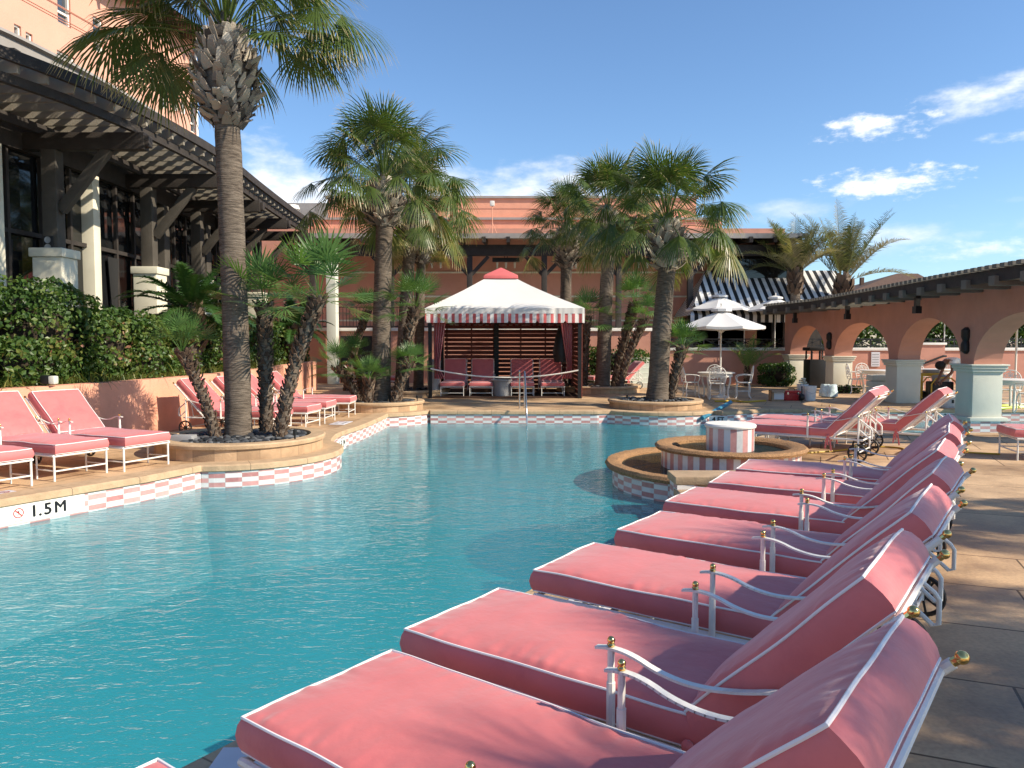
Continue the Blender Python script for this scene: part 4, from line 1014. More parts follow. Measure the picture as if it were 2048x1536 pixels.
# ------------------------------------------------------------------ sun loungers
def cushion(L, W, T, seed, nx=110, ny=58):
    """a boxed cushion lying in x 0..L, y -W/2..W/2, z 0..T with puckered seams; returns cushion and piping"""
    rr = Vector((seed*3.7, seed*1.3, 0)); m = MB(); c = .035
    def top(u, v):
        x = u*L; y = (v-.5)*W; ed = min(x, L-x, y+W/2, W/2-y)
        puff = .026*(1-abs(2*u-1)**5)*(1-abs(2*v-1)**4)
        along = x if min(y+W/2, W/2-y) < min(x, L-x) else y
        dp = math.exp(-ed/.055)*(1-math.exp(-ed/.012))
        pk = noise.noise(Vector((along*21, ed*5, 2.0))+rr)*.019*dp*(.4+.6*abs(noise.noise(Vector((along*3,1,1))+rr))*2)
        wr = noise.noise(Vector((x*2.2, y*3.5, 0))+rr)*.009 + noise.noise(Vector((x*7, y*9, 4))+rr)*.0022
        e2 = min(1, ed/.02)
        lw = .009*noise.noise(Vector((x*3.1, y*3.1, 7))+rr)
        return (x+.007*noise.noise(Vector((x*4, y*4, 11))+rr), y+.008*noise.noise(Vector((x*3.6, y*3.6, 15))+rr), T+puff+(pk+wr)*e2-.006*(1-e2)+lw)
    def corner(u, v):     # rounded outline
        x, y, z = top(u, v); return x, y, z
    g = [[m.vert(corner(i/nx, j/ny)) for j in range(ny+1)] for i in range(nx+1)]
    for i in range(nx):
        for j in range(ny): m.face((g[i][j], g[i+1][j], g[i+1][j+1], g[i][j+1]))
    loop = [g[i][0] for i in range(nx+1)] + [g[nx][j] for j in range(1, ny+1)] + [g[i][ny] for i in range(nx-1, -1, -1)] + [g[0][j] for j in range(ny-1, 0, -1)]
    prev = loop; n = len(loop); ring0 = [m.v[k] for k in loop]
    for f, out in ((.8,.010),(.5,.015),(.2,.010),(0,0)):
        cur = []
        for k in loop:
            x, y, z = m.v[k]; dx = (-1 if x < .012 else 1 if x > L-.012 else 0); dy = (-1 if y < -W/2+.012 else 1 if y > W/2-.012 else 0)
            q = noise.noise(Vector((x*5, y*5, f*3))+rr)*.004*(f > 0)
            cur.append(m.vert((x+dx*(out+q), y+dy*(out+q), z*f)))
        for k in range(n): m.face((prev[(k+1) % n], prev[k], cur[k], cur[(k+1) % n]))
        prev = cur
    m.face(prev)
    p = MB(); p.tube([(a[0],a[1],a[2]+.002) for a in ring0], .005, 6, closed=True)
    b = [m.v[k] for k in prev]; p.tube([(a[0],a[1],.004) for a in b], .0045, 6, closed=True)
    return m, p
HX, HZ = 1.325, .335
def spoked_wheel(x, y):
    m = MB(); r = .112
    m.tube([(x+r*cos(2*pi*k/28), y, .122+r*sin(2*pi*k/28)) for k in range(28)], .0135, 7, closed=True)
    for k in range(8):
        a = 2*pi*k/8+.2; m.beam((x+.02*cos(a),y,.122+.02*sin(a)),(x+r*cos(a),y,.122+r*sin(a)), .012,.014,(0,1,0))
    b = MB(); b.lathe([(1e-4,-.025),(.026,-.025),(.03,0),(.026,.025),(1e-4,.025)], n=14); m.add(b, Matrix.Translation((x,y,.122)) @ Matrix.Rotation(radians(90),4,'X'))
    return m
def make_lounger(label, group, theta=43.0, seed=1, wheels=True, arms=True):
    t = thing('sun_lounger', label, 'sun lounger', (0,0,0), 0, group)
    W = .65
    c, p = cushion(1.27, W, .115, seed); Tm = Matrix.Translation((0,0,.31))
    s = c.xf(Tm).build('seat_cushion', M['fabric'], t, smooth=True, sharp=60); p.xf(Tm).build('piping', M['piping'], s, smooth=True)
    B = Matrix.Translation((HX, 0, HZ)) @ Matrix.Rotation(-radians(theta), 4, 'Y')
    c, p = cushion(.735, W, .125, seed+5, 68, 58); Tb = B @ Matrix.Translation((-.01,0,.02))
    s = c.xf(Tb).build('back_cushion', M['fabric'], t, smooth=True, sharp=60); p.xf(Tb).build('piping', M['piping'], s, smooth=True)
    f = MB(); y = W/2+.012
    for sg in (-1, 1): f.tube([(.015,sg*y,.292),(1.68,sg*y,.292)], .0145, 8)
    for x in (.02, .45, .85, 1.22, 1.66): f.tube([(x,-y,.288),(x,y,.288)], .012, 8)
    for k in range(7): f.beam((.03,-.26+.087*k,.302),(1.22,-.26+.087*k,.302), .03,.004)
    f.build('frame', M['wmetal'], t, smooth=True)
    f = MB()
    for sg in (-1, 1): f.tube([B @ Vector((-.03,sg*y,.0)), B @ Vector((.74,sg*y,.0))], .0145, 8)
    for x in (.0,.4,.705): f.tube([B @ Vector((x,-y,0)), B @ Vector((x,y,0))], .011, 8)
    for k in range(7): f.beam(B @ Vector((.0,-.26+.087*k,.012)), B @ Vector((.70,-.26+.087*k,.012)), .03,.004, B.to_3x3() @ Vector((0,0,1)))
    q = B @ Vector((.45,0,0)); f.tube([(q.x,-.2,q.z),(1.58,-.2,.3)], .009, 6); f.tube([(q.x,.2,q.z),(1.58,.2,.3)], .009, 6)
    bf = f.build('backrest_frame', M['wmetal'], t, smooth=True)
    for sg in (-1, 1):
        b = MB(); e = B @ Vector((.765,sg*y,0)); b.ball(e, .0165, 12, 8); d = (B.to_3x3() @ Vector((1,0,0))); b.tube([e-d*.035, e], .011, 8); b.build('finial', M['brass'], bf, smooth=True)
    for sg in (-1, 1):
        g = MB(); g.tube([(.03,sg*(y-.01),.0),(.03,sg*(y-.01),.285)], .0125, 8); g.build('leg', M['wmetal'], t, smooth=True)
        g = MB(); g.tube([(.38,sg*(y-.03),.0),(.38,sg*(y-.03),.285)], .0105, 8); g.tube([(.03,sg*(y-.02),.115),(.38,sg*(y-.03),.115)], .009, 6); g.build('leg', M['wmetal'], t, smooth=True)
    g = MB(); g.tube([(.03,-y,.115),(.03,y,.115)], .010, 7); g.build('stretcher', M['wmetal'], t, smooth=True)
    for sg in (-1, 1):
        g = MB(); yy = sg*(y+.024); g.tube([(1.62,yy,.1),(1.62,yy,.6)], .0125, 8); g.build('rear_post', M['wmetal'], t, smooth=True)
        if wheels:
            spoked_wheel(1.62, sg*(y+.05)).build('wheel', M['rubber'], t, smooth=True)
    if wheels:
        g = MB(); g.tube([(1.62,-y-.06,.122),(1.62,y+.06,.122)], .009, 7); g.build('axle', M['wmetal'], t, smooth=True)
        for sg in (-1, 1):
            yy = sg*(y-.02); g = MB(); g.tube([(1.62,yy,.57),(1.76,yy,.46),(1.78,yy,.43),(1.78,yy,.32),(1.755,yy,.31),(1.63,yy,.42)], .0115, 8); g.build('handle', M['wmetal'], t, smooth=True)
    if arms:
        for sg in (-1, 1):
            yy = sg*(y+.024); g = MB(); g.tube([(.97,yy,.285),(.97,yy,.585)], .0125, 8); g.tube([(.97,yy,.285),(.97,yy,.47)], .0155, 8)
            P = smooth_pts([(.915,yy,.578),(.97,yy,.588),(1.05,yy,.580),(1.14,yy,.545),(1.26,yy,.53),(1.40,yy,.55),(1.52,yy,.585),(1.62,yy,.598),(1.68,yy,.596)], 2)
            for a, b in zip(P, P[1:]):
                d = (Vector(b)-Vector(a))*.06; g.beam(Vector(a)-d, Vector(b)+d, .026,.0085, (0,0,1))
            o = g.build('armrest', M['wmetal'], t, smooth=True)
            b = MB(); b.ball((.97,yy,.612), .0135, 12, 8); b.lathe([(.012,0),(.014,.006),(.009,.012)], (.97,yy,.592), 10); b.build('finial', M['brass'], o, smooth=True); b = MB(); b.lathe([(.014,0),(.014,.008),(.008,.02),(.002,.028)], (1.62,yy,.602), 10); b.build('finial', M['brass'], o, smooth=True)
    k = MB()
    for sg in (-1,):
        yy = sg*(y+.01); k.ball((1.235,yy,.325), .022, 8, 6, (1,.8,1)); 
        for dx, ln in ((-.02,.17),(.03,.2),(.0,.12)): 
            P = [(1.235,yy,.32),(1.235+dx,yy-.012,.27),(1.235+dx*1.6,yy-.006,.32-ln)]
            for a, b in zip(P, P[1:]): k.beam(a, b, .02,.004,(0,1,0))
    k.build('tie', M['fabric'], t, smooth=True)
    return t
def put(src, ax, ay, phi, label, group, used=[]):
    """ax, ay = middle of the foot edge on the ground; phi = direction from foot to head"""
    if src.name not in used:
        used.append(src.name); src.location = (ax, ay, 0); src.rotation_euler = (0,0,radians(phi)); src['label'] = label; src['group'] = group; return src
    return dup(src, (ax, ay, 0), radians(phi), label, group)
G1 = 'pink loungers along the right pool edge'; G2 = 'pink loungers along the planter wall'; G3 = 'pink loungers inside the cabana'; G4 = 'pink loungers beyond the fountain'
LA = make_lounger('a', G1, 46, 1); LB = make_lounger('b', G1, 44, 9); LC = make_lounger('c', G1, 45.5, 17)
def nearc(ax, ay, phi):          # near-side corner -> middle of the foot
    q = radians(phi+90); return ax+.325*cos(q), ay+.325*sin(q)
right_row = [(LB, -.85, 2.35, -37, 'nearest whole pink lounger with brass finial at the bottom edge'),
             (LA, -.44, 3.09, -35.5, 'second pink lounger from the bottom, raised backrest in the middle of the row'),
             (LC, .11, 3.92, -35, 'third pink lounger, its foot beside the white drain grate'),
             (LA, .66, 4.76, -35, 'fourth pink lounger in the right row, with half its seat in shade'),
             (LB, 1.13, 5.62, -33, 'fifth pink lounger in the right row, between the fourth and the fountain'),
             (LC, 1.65, 6.39, -30, 'pink lounger second from the fountain in the right row'),
             (LA, 2.08, 7.07, -27, 'pink lounger right beside the tiled fountain')]
for s_, x, y, ph, lb in right_row:
    cx, cy = nearc(x, y, ph); put(s_, cx, cy, ph, lb, G1)
cx, cy = nearc(-1.40, 1.60, -38); put(LA, cx, cy, -38, 'pink lounger almost wholly below the bottom edge, one corner showing', G1)
for s_, x, y, ph, lb in ((LA, 3.29, 11.1, -36, 'pink lounger just behind the fountain drum, backrest raised high'), (LC, 3.72, 11.9, -38, 'pink lounger behind the one at the fountain drum'), (LB, 4.55, 11.75, -39, 'pink lounger by the arcade with a lone black wheel showing')):
    cx, cy = nearc(x, y, ph); put(s_, cx, cy, ph, lb, G4)
put(LB, 6.85, 10.6, -14, 'pink lounger cut off by the right edge of the photo', G4)
for s_, x, y, ph, lb in ((LC, -5.45, 8.15, 153, 'pink lounger at the left edge, only its foot end visible'), (LA, -5.06, 9.0, 154, 'pink lounger at the left planter wall, second from the left edge'), (LB, -4.60, 9.66, 155, 'pink lounger at the left wall nearest the big round palm planter'),
                   (LA, -3.95, 13.25, 170, 'pink lounger seen left of the tall palm trunk, first behind the planter'), (LC, -3.68, 14.25, 172, 'pink lounger behind the tall palm trunk, second behind the planter'),
                   (LB, -3.6, 15.25, 176, 'pink lounger third behind the planter, partly hidden by the curved palm'), (LA, -3.42, 16.5, 180, 'farthest pink lounger along the planter wall, beside the second round planter')):
    put(s_, x, y, ph, lb, G2)
LU = make_lounger('u', G3, 74, 23, wheels=False, arms=False)
for px, lb in ((904, 'upright pink lounger at the left post inside the cabana'), (962, 'upright pink lounger inside the cabana left of the grey tub'), (1045, 'upright pink lounger inside the cabana right of the grey tub'), (1106, 'upright pink lounger with light streaks at the slatted cabana side')):
    put(LU, gx(px,22.1), 22.1, 90, lb, G3)
put(LC, gx(800,25.5), 25.6, 180, 'pink lounger glimpsed behind the palms left of the cabana', G4)
put(LB, gx(1180,26.0), 25.9, 15, 'raised pink lounger glimpsed behind the palms right of the cabana', G4)
for x, y in ((7.6, 7.9), (7.9, 9.2)): pass

# ------------------------------------------------------------------ cabana
def cabana():
    X0, X1, Y0, Y1 = -2.42, 2.02, 21.5, 25.6
    t = thing('cabana', 'white cabana tent with pink striped valance and red timber slat walls', 'cabana', ((X0+X1)/2, Y0, 0), world=True)
    ze = gz(616,Y0); zv = gz(645.5,Y0); cx, cy = gx(1002,23.5), 23.5; za = 3.5
    m = MB(); k = .42; n = 12
    e = [(X0,Y0),(X1,Y0),(X1,Y1),(X0,Y1)]; a = [(cx-k,cy-k),(cx+k,cy-k),(cx+k,cy+k),(cx-k,cy+k)]
    for i in range(4):
        j = (i+1) % 4
        for u in range(n):
            for v in range(8):
                def P(uu, vv):
                    f, g = uu/n, vv/8
                    x = (e[i][0]*(1-f)+e[j][0]*f)*(1-g)+(a[i][0]*(1-f)+a[j][0]*f)*g; y = (e[i][1]*(1-f)+e[j][1]*f)*(1-g)+(a[i][1]*(1-f)+a[j][1]*f)*g
                    sag = .09*sin(pi*g)*(.35+sin(pi*f)*.65)
                    return (x, y, ze+(za-ze)*g-sag+noise.noise(Vector((x*1.3,y*1.3,0)))*.015*(g > 0)*(g < 1))
                m.quad(P(u,v),P(u+1,v),P(u+1,v+1),P(u,v+1))
    m.build('roof_canvas', M['canvas'], t, smooth=True, fix=True, sharp=30)
    c = MB(); q = .52; zc = za-.03
    for i in range(4):
        p0 = [(-q,-q),(q,-q),(q,q),(-q,q)][i]; p1 = [(-q,-q),(q,-q),(q,q),(-q,q)][(i+1) % 4]
        c.quad((cx+p0[0],cy+p0[1],zc),(cx+p1[0],cy+p1[1],zc),(cx+p1[0]*.98,cy+p1[1]*.98,zc+.1),(cx+p0[0]*.98,cy+p0[1]*.98,zc+.1)); c.poly([(cx+p0[0]*.98,cy+p0[1]*.98,zc+.1),(cx+p1[0]*.98,cy+p1[1]*.98,zc+.1),(cx,cy,zc+.38)])
    c.build('vent_cap', M['redcanvas'], t, bevel=.03)
    zs = ze-(ze-zv)*.38
    for nm, mt, z0, z1, sc in (('eave_band','canvas',zs,ze,False),('valance','valance',zv,zs,True)):
        b = MB()
        for i in range(4):
            j = (i+1) % 4; L = hypot(e[j][0]-e[i][0], e[j][1]-e[i][1]); N_ = 150
            nx, ny = (e[j][1]-e[i][1])/L, -(e[j][0]-e[i][0])/L
            for u in range(N_):
                s0, s1 = L*u/N_, L*(u+1)/N_
                def Q(s, top):
                    x = e[i][0]+(e[j][0]-e[i][0])*s/L; y = e[i][1]+(e[j][1]-e[i][1])*s/L
                    w = (noise.noise(Vector((s*9+i*31, 0 if top else .6, 1)))*.028+noise.noise(Vector((s*3+i*11, .3 if top else .6, 4)))*.03)*(.35 if top and not sc else 1.0)
                    z = z1 if top else z0
                    if sc and not top:
                        ph = abs(((s/.78) % 1)-.5); z += .075*max(0, 1-(.5-ph)/.05)
                    return (x+nx*(w+.012), y+ny*(w+.012), z)
                b.quad(Q(s0,0),Q(s1,0),Q(s1,1),Q(s0,1), [(s0+.09,z0),(s1+.09,z0),(s1+.09,z1),(s0+.09,z1)])
        b.build(nm, M[mt], t, smooth=True, fix=True, sharp=80)
    for x, y in ((X0+.12,Y0+.12),(X1-.12,Y0+.12),(X0+.12,Y1-.2),(X1-.12,Y1-.2),(gx(993,Y1),Y1-.16)):
        p = MB(); p.bx(x-.05,x+.05,y-.05,y+.05,0,ze-.03) if y < 22 or x < X0+.2 or x > X1-.2 else p.bx(x-.08,x+.08,y-.05,y+.05,0,ze-.03); p.build('post', M['black'], t)
    for (pa, pb, nm) in (((X0+.18,Y1-.1),(X1-.18,Y1-.1),'back_slats'),((X1-.08,Y0+.25),(X1-.08,Y1-.2),'side_slats')):
        s = MB(); z = .06; rr = random.Random(3); i = 0
        while z < 2.3:
            w = .112; s.beam((pa[0],pa[1],z+w/2),(pb[0],pb[1],z+w/2), .022, w); z += w+.028; i += 1
        for f in (.02,.22,.4,.62,.82,.98):
            x, y = pa[0]+(pb[0]-pa[0])*f, pa[1]+(pb[1]-pa[1])*f; o = .035
            s.beam((x,y+(o if nm[0] == 'b' else 0),.03),(x,y+(o if nm[0] == 'b' else 0),2.3), .05,.05) if nm[0] == 'b' else s.beam((x+o,y,.03),(x+o,y,2.3), .05,.05)
        s.build(nm, M['redwood'], t)
    for xs, ys, dx in ((X0+.22, Y0+.2, .36), (X1-.32, Y0+.25, -.36)):
        c = MB(); n = 22
        for k in range(n):
            f0, f1 = k/n, (k+1)/n
            for v in range(14):
                def D(f, vv):
                    g = vv/14; z = 2.3-1.75*g; sq = 1-.62*(1-abs(g-.82)/.82) if g < .82 else .38+.5*(g-.82)/.18
                    x = xs+dx*f*sq; return (x, ys+.05*sin(f*26)*(.6+.4*g)+.0*g, z)
                c.quad(D(f0,v),D(f0,v+1),D(f1,v+1),D(f1,v), [(f0*.8,v),(f0*.8,v+1),(f1*.8,v+1),(f1*.8,v)])
        c.build('drape', M['drape'], t, smooth=True, fix=True, sharp=80)
    w = MB(); w.lathe([(.0001,0),(.24,.0),(.28,.3),(.2,.75),(.12,1.05),(.0001,1.1)], (X1-.55,Y0+1.0,1.0), 14); w.build('hanging_bag', M['black'], t, smooth=True)
    f = MB(); f.bx(X0+.05,X1-.05,Y0+.1,Y1-.05,.004,.03); f.build('mat_floor', M['soil'], t)
    r = thing('barrier_rope', 'white twisted rope slung across the cabana front', 'rope', (0,Y0,1.0), world=True)
    P = [(X0+.14+(X1-X0-.3)*k/40, Y0+.04, gz(736,Y0)-.02+(.40*((k-21.0)/21.0)**2-.40)*.62+.0) for k in range(41)]
    m = MB(); m.tube([(p[0],p[1],p[2]) for p in P], .022, 6); m.build('rope', M['white'], r, smooth=True)
cabana()
def tub(x, y, label, r=.29, h=.5, mt='grey'):
    t = thing('plastic_tub', label, 'tub', (x,y,0))
    m = MB(); m.lathe([(1e-4,.02),(r*.8,.02),(r,h),(r+.025,h),(r+.025,h-.03),(r+.012,h-.03),(r+.012,h-.0),(r-.012,h),(r*.8-.012,.04),(1e-4,.04)], n=28); m.build('body', M[mt], t, smooth=True)
    return t
tub(gx(1003,22.3), 22.3, 'grey plastic tub between the upright loungers in the cabana')
t = thing('tall_bin', 'tall pale bin in the left corner of the cabana', 'bin', (gx(868,22.3), 22.3, 0))
m = MB(); m.lathe([(.18,.0),(.2,1.0),(.21,1.02),(.19,1.06),(1e-4,1.1)], n=20); m.build('body', M['grey'], t, smooth=True)

# ------------------------------------------------------------------ cast iron patio set
def make_chair(label, group):
    t = thing('patio_chair', label, 'chair', (0,0,0), 0, group)          # faces +Y, back at -Y
    s = MB(); s.lathe([(1e-4,.43),(.21,.43),(.225,.44),(.21,.455),(1e-4,.455)], n=24); s.build('seat', M['wmetal'], t, smooth=True)
    b = MB(); y = lambda z: -.2-.16*(z-.44)
    A = [(-.2+0*k, z) for k, z in enumerate((.44,.6,.72))]
    out = smooth_pts([(-.19,.44),(-.225,.62),(-.215,.78),(-.12,.885),(0,.915),(.12,.885),(.215,.78),(.225,.62),(.19,.44)], 2)
    b.tube([(p[0], y(p[1]), p[1]) for p in out], .014, 6)
    b.tube([(-.2,y(.52),.52),(.2,y(.52),.52)], .01, 5)
    for sg in (-1, 1):
        for cx, cz, r in ((.12,.62,.065),(.06,.78,.055),(.14,.75,.04),(.055,.675,.04)):
            P = [(sg*(cx+r*cos(a)*(1-a/14)), y(cz), cz+r*sin(a)*(1-a/14)) for a in [.45*j for j in range(16)]]; b.tube(P, .0085, 5)
    P = [(.05*sin(a), y(.8), .8+.05*cos(a)) for a in [.4*j for j in range(16)]]; b.tube(P, .008, 5); b.tube([(0,y(.52),.52),(0,y(.9),.9)], .009, 5)
    for cz in (.57,.65): b.tube([(-.21,y(cz),cz),(-.08,y(cz+.06),cz+.06),(.08,y(cz+.06),cz+.06),(.21,y(cz),cz)], .007, 5)
    b.build('backrest', M['wmetal'], t, smooth=True)
    for sg in (-1, 1):
        a = MB(); a.tube(smooth_pts([(sg*.215,y(.66),.66),(sg*.25,-.05,.67),(sg*.26,.15,.65),(sg*.235,.2,.58),(sg*.2,.15,.46)], 2), .013, 6); a.build('armrest', M['wmetal'], t, smooth=True)
        for yy in (-.17, .17):
            l = MB(); l.tube(smooth_pts([(sg*.17,yy*.9,.43),(sg*.2,yy*1.1,.25),(sg*.18,yy*.95,.08),(sg*.22,yy*1.25,.0)], 2), .014, 6); l.build('leg', M['wmetal'], t, smooth=True)
    x = MB(); x.tube([(-.18,0,.2),(.18,0,.2)], .009, 5); x.tube([(-.19,-.17,.2),(-.18,0,.2),(-.19,.17,.2)], .009, 5); x.tube([(.19,-.17,.2),(.18,0,.2),(.19,.17,.2)], .009, 5); x.build('stretcher', M['wmetal'], t, smooth=True)
    return t
def make_table(label, group):
    t = thing('patio_table', label, 'table', (0,0,0), 0, group)
    m = MB(); m.lathe([(1e-4,.695),(.5,.695),(.53,.705),(.53,.72),(.5,.73),(1e-4,.73)], n=36); m.build('table_top', M['wmetal'], t, smooth=True)
    m = MB(); m.lathe([(.45,.6),(.455,.694),(.44,.694),(.44,.6)], n=36); m.build('apron', M['wmetal'], t, smooth=True)
    for k in range(4):
        a = pi/4+k*pi/2; l = MB(); l.tube(smooth_pts([(.42*cos(a),.42*sin(a),.68),(.46*cos(a),.46*sin(a),.5),(.36*cos(a),.36*sin(a),.22),(.4*cos(a),.4*sin(a),.0)], 2), [.032,.034,.032,.03,.028,.026,.024,.022,.02,.02,.02,.022,.024,.026][:14] if False else .026, 8); l.build('leg', M['wmetal'], t, smooth=True)
    return t
CH = make_chair('c', 'white lattice chairs around the patio table'); TB = make_table('t', 'white patio tables')
def set_at(x, y, chairs, tlabel, first=[True]):
    if first[0]: TB.location = (x,y,0); TB['label'] = tlabel
    else: dup(TB, (x,y,0), .3, tlabel)
    for a, r, lb in chairs:
        cx, cy = x+r*cos(radians(a)), y+r*sin(radians(a)); rz = radians(a+90)
        if first[0]: CH.location = (cx,cy,0); CH.rotation_euler = (0,0,rz); CH['label'] = lb; first[0] = False
        else: dup(CH, (cx,cy,0), rz, lb)
    first[0] = False
tx, ty = gx(1432,21.9), 21.9
set_at(tx, ty, [(258,.66,'white lattice chair with its back to the pool at the umbrella table'), (182,.72,'white lattice chair on the left side of the umbrella table'), (78,.7,'white lattice chair on the far side of the umbrella table'), (-12,.74,'white lattice chair on the right side of the umbrella table')], 'white cast metal table under the front white umbrella')
set_at(gx(1755,23.6), 23.6, [(170,.62,'white lattice chair in sunlight behind the second arch'), (95,.66,'white lattice chair beyond the round table in the second arch'),], 'round white table half hidden behind an arcade pier')
set_at(gx(1868,24.5), 24.5, [(95,.66,'white lattice chair behind the yellow stand, left of the pair'), (40,.66,'white lattice chair behind the yellow stand near the person')], 'white patio table behind the working person')
set_at(gx(2025,17.8), 17.8, [(150,.68,'white lattice chair left of the table behind the last arch'), (265,.72,'white lattice chair with its back to the pool, behind the last arch'), (60,.66,'white lattice chair at the far side behind the last arch')], 'white patio table behind the last arch at the right edge')

def make_umbrella(label, group):
    t = thing('patio_umbrella', label, 'umbrella', (0,0,0), 0, group)
    H = 2.5; r = 1.25; n = 8; zed = 2.02
    m = MB(); K = 6; S = 4
    def P(i, s, k):
        a0, a1 = 2*pi*i/n, 2*pi*(i+1)/n; f = s/S; g = k/K
        x = (cos(a0)*(1-f)+cos(a1)*f)*r*g; y = (sin(a0)*(1-f)+sin(a1)*f)*r*g
        return (x, y, H-(H-zed)*g**1.12-.03*sin(pi*g)*1.0+.05*sin(pi*f)*-.6*g)
    for i in range(n):
        for s in range(S):
            for k in range(K):
                if k == 0: m.poly([P(i,s,0),P(i,s,1),P(i,s+1,1)])
                else: m.quad(P(i,s,k),P(i,s,k+1),P(i,s+1,k+1),P(i,s+1,k))
            a, b = Vector(P(i,s,K)), Vector(P(i,s+1,K)); m.quad(a, a-Vector((0,0,.07)), b-Vector((0,0,.07)), b)
    m.build('canopy', M['canvas'], t, smooth=True, fix=True, sharp=20)
    c = MB()
    for i in range(n):
        a0, a1 = 2*pi*i/n, 2*pi*(i+1)/n; c.poly([(0,0,H+.1),(.3*cos(a0),.3*sin(a0),H+.02),(.3*cos(a1),.3*sin(a1),H+.02)]); c.quad((.3*cos(a0),.3*sin(a0),H+.02),(.3*cos(a0),.3*sin(a0),H-.05),(.3*cos(a1),.3*sin(a1),H-.05),(.3*cos(a1),.3*sin(a1),H+.02))
    c.build('vent_top', M['canvas'], t, smooth=True, fix=True, sharp=20)
    p = MB(); p.tube([(0,0,.02),(0,0,H+.14)], .022, 10); p.ball((0,0,H+.16), .03); p.build('pole', M['white'], t, smooth=True)
    for i in range(n):
        a = 2*pi*i/n; q = MB(); q.beam((0,0,H-.07),(r*.98*cos(a),r*.98*sin(a),zed-.02), .018,.014); q.beam((.02*cos(a),.02*sin(a),1.85),(r*.5*cos(a),r*.5*sin(a),H-.27), .014,.012); q.build('rib', M['white'], t)
    b = MB(); b.lathe([(1e-4,.1),(.05,.1),(.07,.06),(.24,.05),(.26,0)], n=24); b.build('base', M['white'], t, smooth=True)
    return t
UG = 'white patio umbrellas'
UM = make_umbrella('front white patio umbrella standing through the dining table by the planter', UG)
UM.location = (gx(1441,21.9), 21.92, 0); UM.rotation_euler = (0,0,.2)
for px, Y, z, s, lb in ((1437, 30.2, .75, 1.05, 'white umbrella behind the front one, against the striped awning'), (1487, 31.0, .75, 1.0, 'white umbrella low behind the two larger ones'), (1548, 29.6, .9, .95, 'highest white umbrella, beside the end of the arcade roof'), (1606, 31.5, .9, .92, 'white umbrella whose top peeps over the arcade roof'), (2030, 19.2, 0, 1.12, 'white umbrella seen through the arch at the right edge'), (1886, 29.4, .9, .95, 'white umbrella top seen through the third arch')):
    dup(UM, (gx(px,Y), Y, z), .2+px*.01, lb, UG, s)

# ------------------------------------------------------------------ odds and ends on the deck
t = thing('rubbish_bin', 'black litter bin with square openings standing under the first arch', 'bin', (gx(1632,26.6), 26.6, 0), world=True)
x = gx(1632,26.6); w = .34
m = MB(); m.bx(x-w,x+w,26.3,26.9,0.02,.98); m.build('body', M['black'], t, bevel=.03)
m = MB()
for q in (-.3,-.02,.22): m.bx(x+q,x+q+.07,26.32,26.38,.98,1.28)
for q in (-.3,.26): m.bx(x+q,x+q+.06,26.8,26.86,.98,1.28)
m.bx(x-w-.03,x+w+.03,26.27,26.93,1.28,1.4); m.build('hood', M['black'], t, bevel=.03)
def paint_bucket(x, y, label, h=.37, r=.15, mark=False):
    t = thing('bucket', label, 'bucket', (x,y,0))
    m = MB(); m.lathe([(1e-4,.004),(r*.86,.004),(r,h),(r+.008,h),(r+.008,h-.02),(r+.002,h-.02),(r+.002,h-.06),(r+.009,h-.06),(r+.009,h-.075),(r-.008,h-.08),(r-.01,h-.01),(r*.84,.03),(1e-4,.03)], n=28); m.build('body', M['bucket'], t, smooth=True)
    m = MB(); m.tube([(-r,0,h-.04),(-r*.7,-r*.8,h-.16),(0,-r*1.12,h-.2),(r*.7,-r*.8,h-.16),(r,0,h-.04)], .004, 5); m.build('handle', M['steel'], t)
    if mark:
        k = MB(); k.prism([(-.025,-r*.955),(.03,-r*.955),(.02,-r*.94),(-.015,-r*.94)], .12,.2); k.build('print', M['text'], t)
    return t
paint_bucket(gx(1620,20.8), 20.8, 'white bucket beside the red toolbox', .40, .17)
paint_bucket(gx(1608,21.2), 21.3, 'white bucket holding rags and rollers behind the other bucket', .42, .15)
rg = MB()
for k in range(26):
    a = k*2.4; rg.ball((gx(1608,21.2)+.08*cos(a)*(k%3)/2, 21.3+.08*sin(a)*(k%3)/2, .42+.05*(k%4)), .035, 6, 4, (1.2,.8,.7))
tag(rg.build('rag_bundle', M['cream'], smooth=True), 'crumpled cream rags sticking out of a white bucket', 'rags')
paint_bucket(gx(1898,18.6), 18.6, 'white bucket with dark print in front of the person', .42, .19, True)
t = thing('toolbox', 'red toolbox with black handle beside a cardboard box', 'toolbox', (gx(1583,20.9), 20.9, 0)); 
m = MB(); m.bx(-.23,.23,-.13,.13,0,.20); m.build('body', M['red'], t, bevel=.02)
m = MB(); m.bx(-.225,.225,-.125,.125,.202,.27); m.build('lid', M['red'], t, bevel=.03)
m = MB(); m.tube([(-.09,0,.26),(-.08,0,.32),(.08,0,.32),(.09,0,.26)], .012, 6); m.build('handle', M['rubber'], t)
m = MB()
for q in (-.14,.14): m.bx(q-.02,q+.02,-.145,-.128,.17,.23)
m.build('latch', M['steel'], t)
t = thing('cardboard_box', 'open cardboard box with white label left of the red toolbox', 'box', (gx(1553,20.7), 20.7, 0)); 
m = MB()
for a in ((-.17,.17,-.12,-.114,0,.3),(-.17,.17,.114,.12,0,.3),(-.17,-.164,-.12,.12,0,.3),(.164,.17,-.12,.12,0,.3),(-.17,.17,-.12,.12,0,.006)): m.bx(*a)
m.build('carton', M['card'], t)
m = MB(); m.quad((-.17,-.12,.3),(.17,-.12,.3),(.17,-.2,.24),(-.17,-.2,.24)); m.quad((.17,-.12,.3),(.17,.12,.3),(.25,.12,.26),(.25,-.12,.26)); m.build('flaps', M['card'], t)
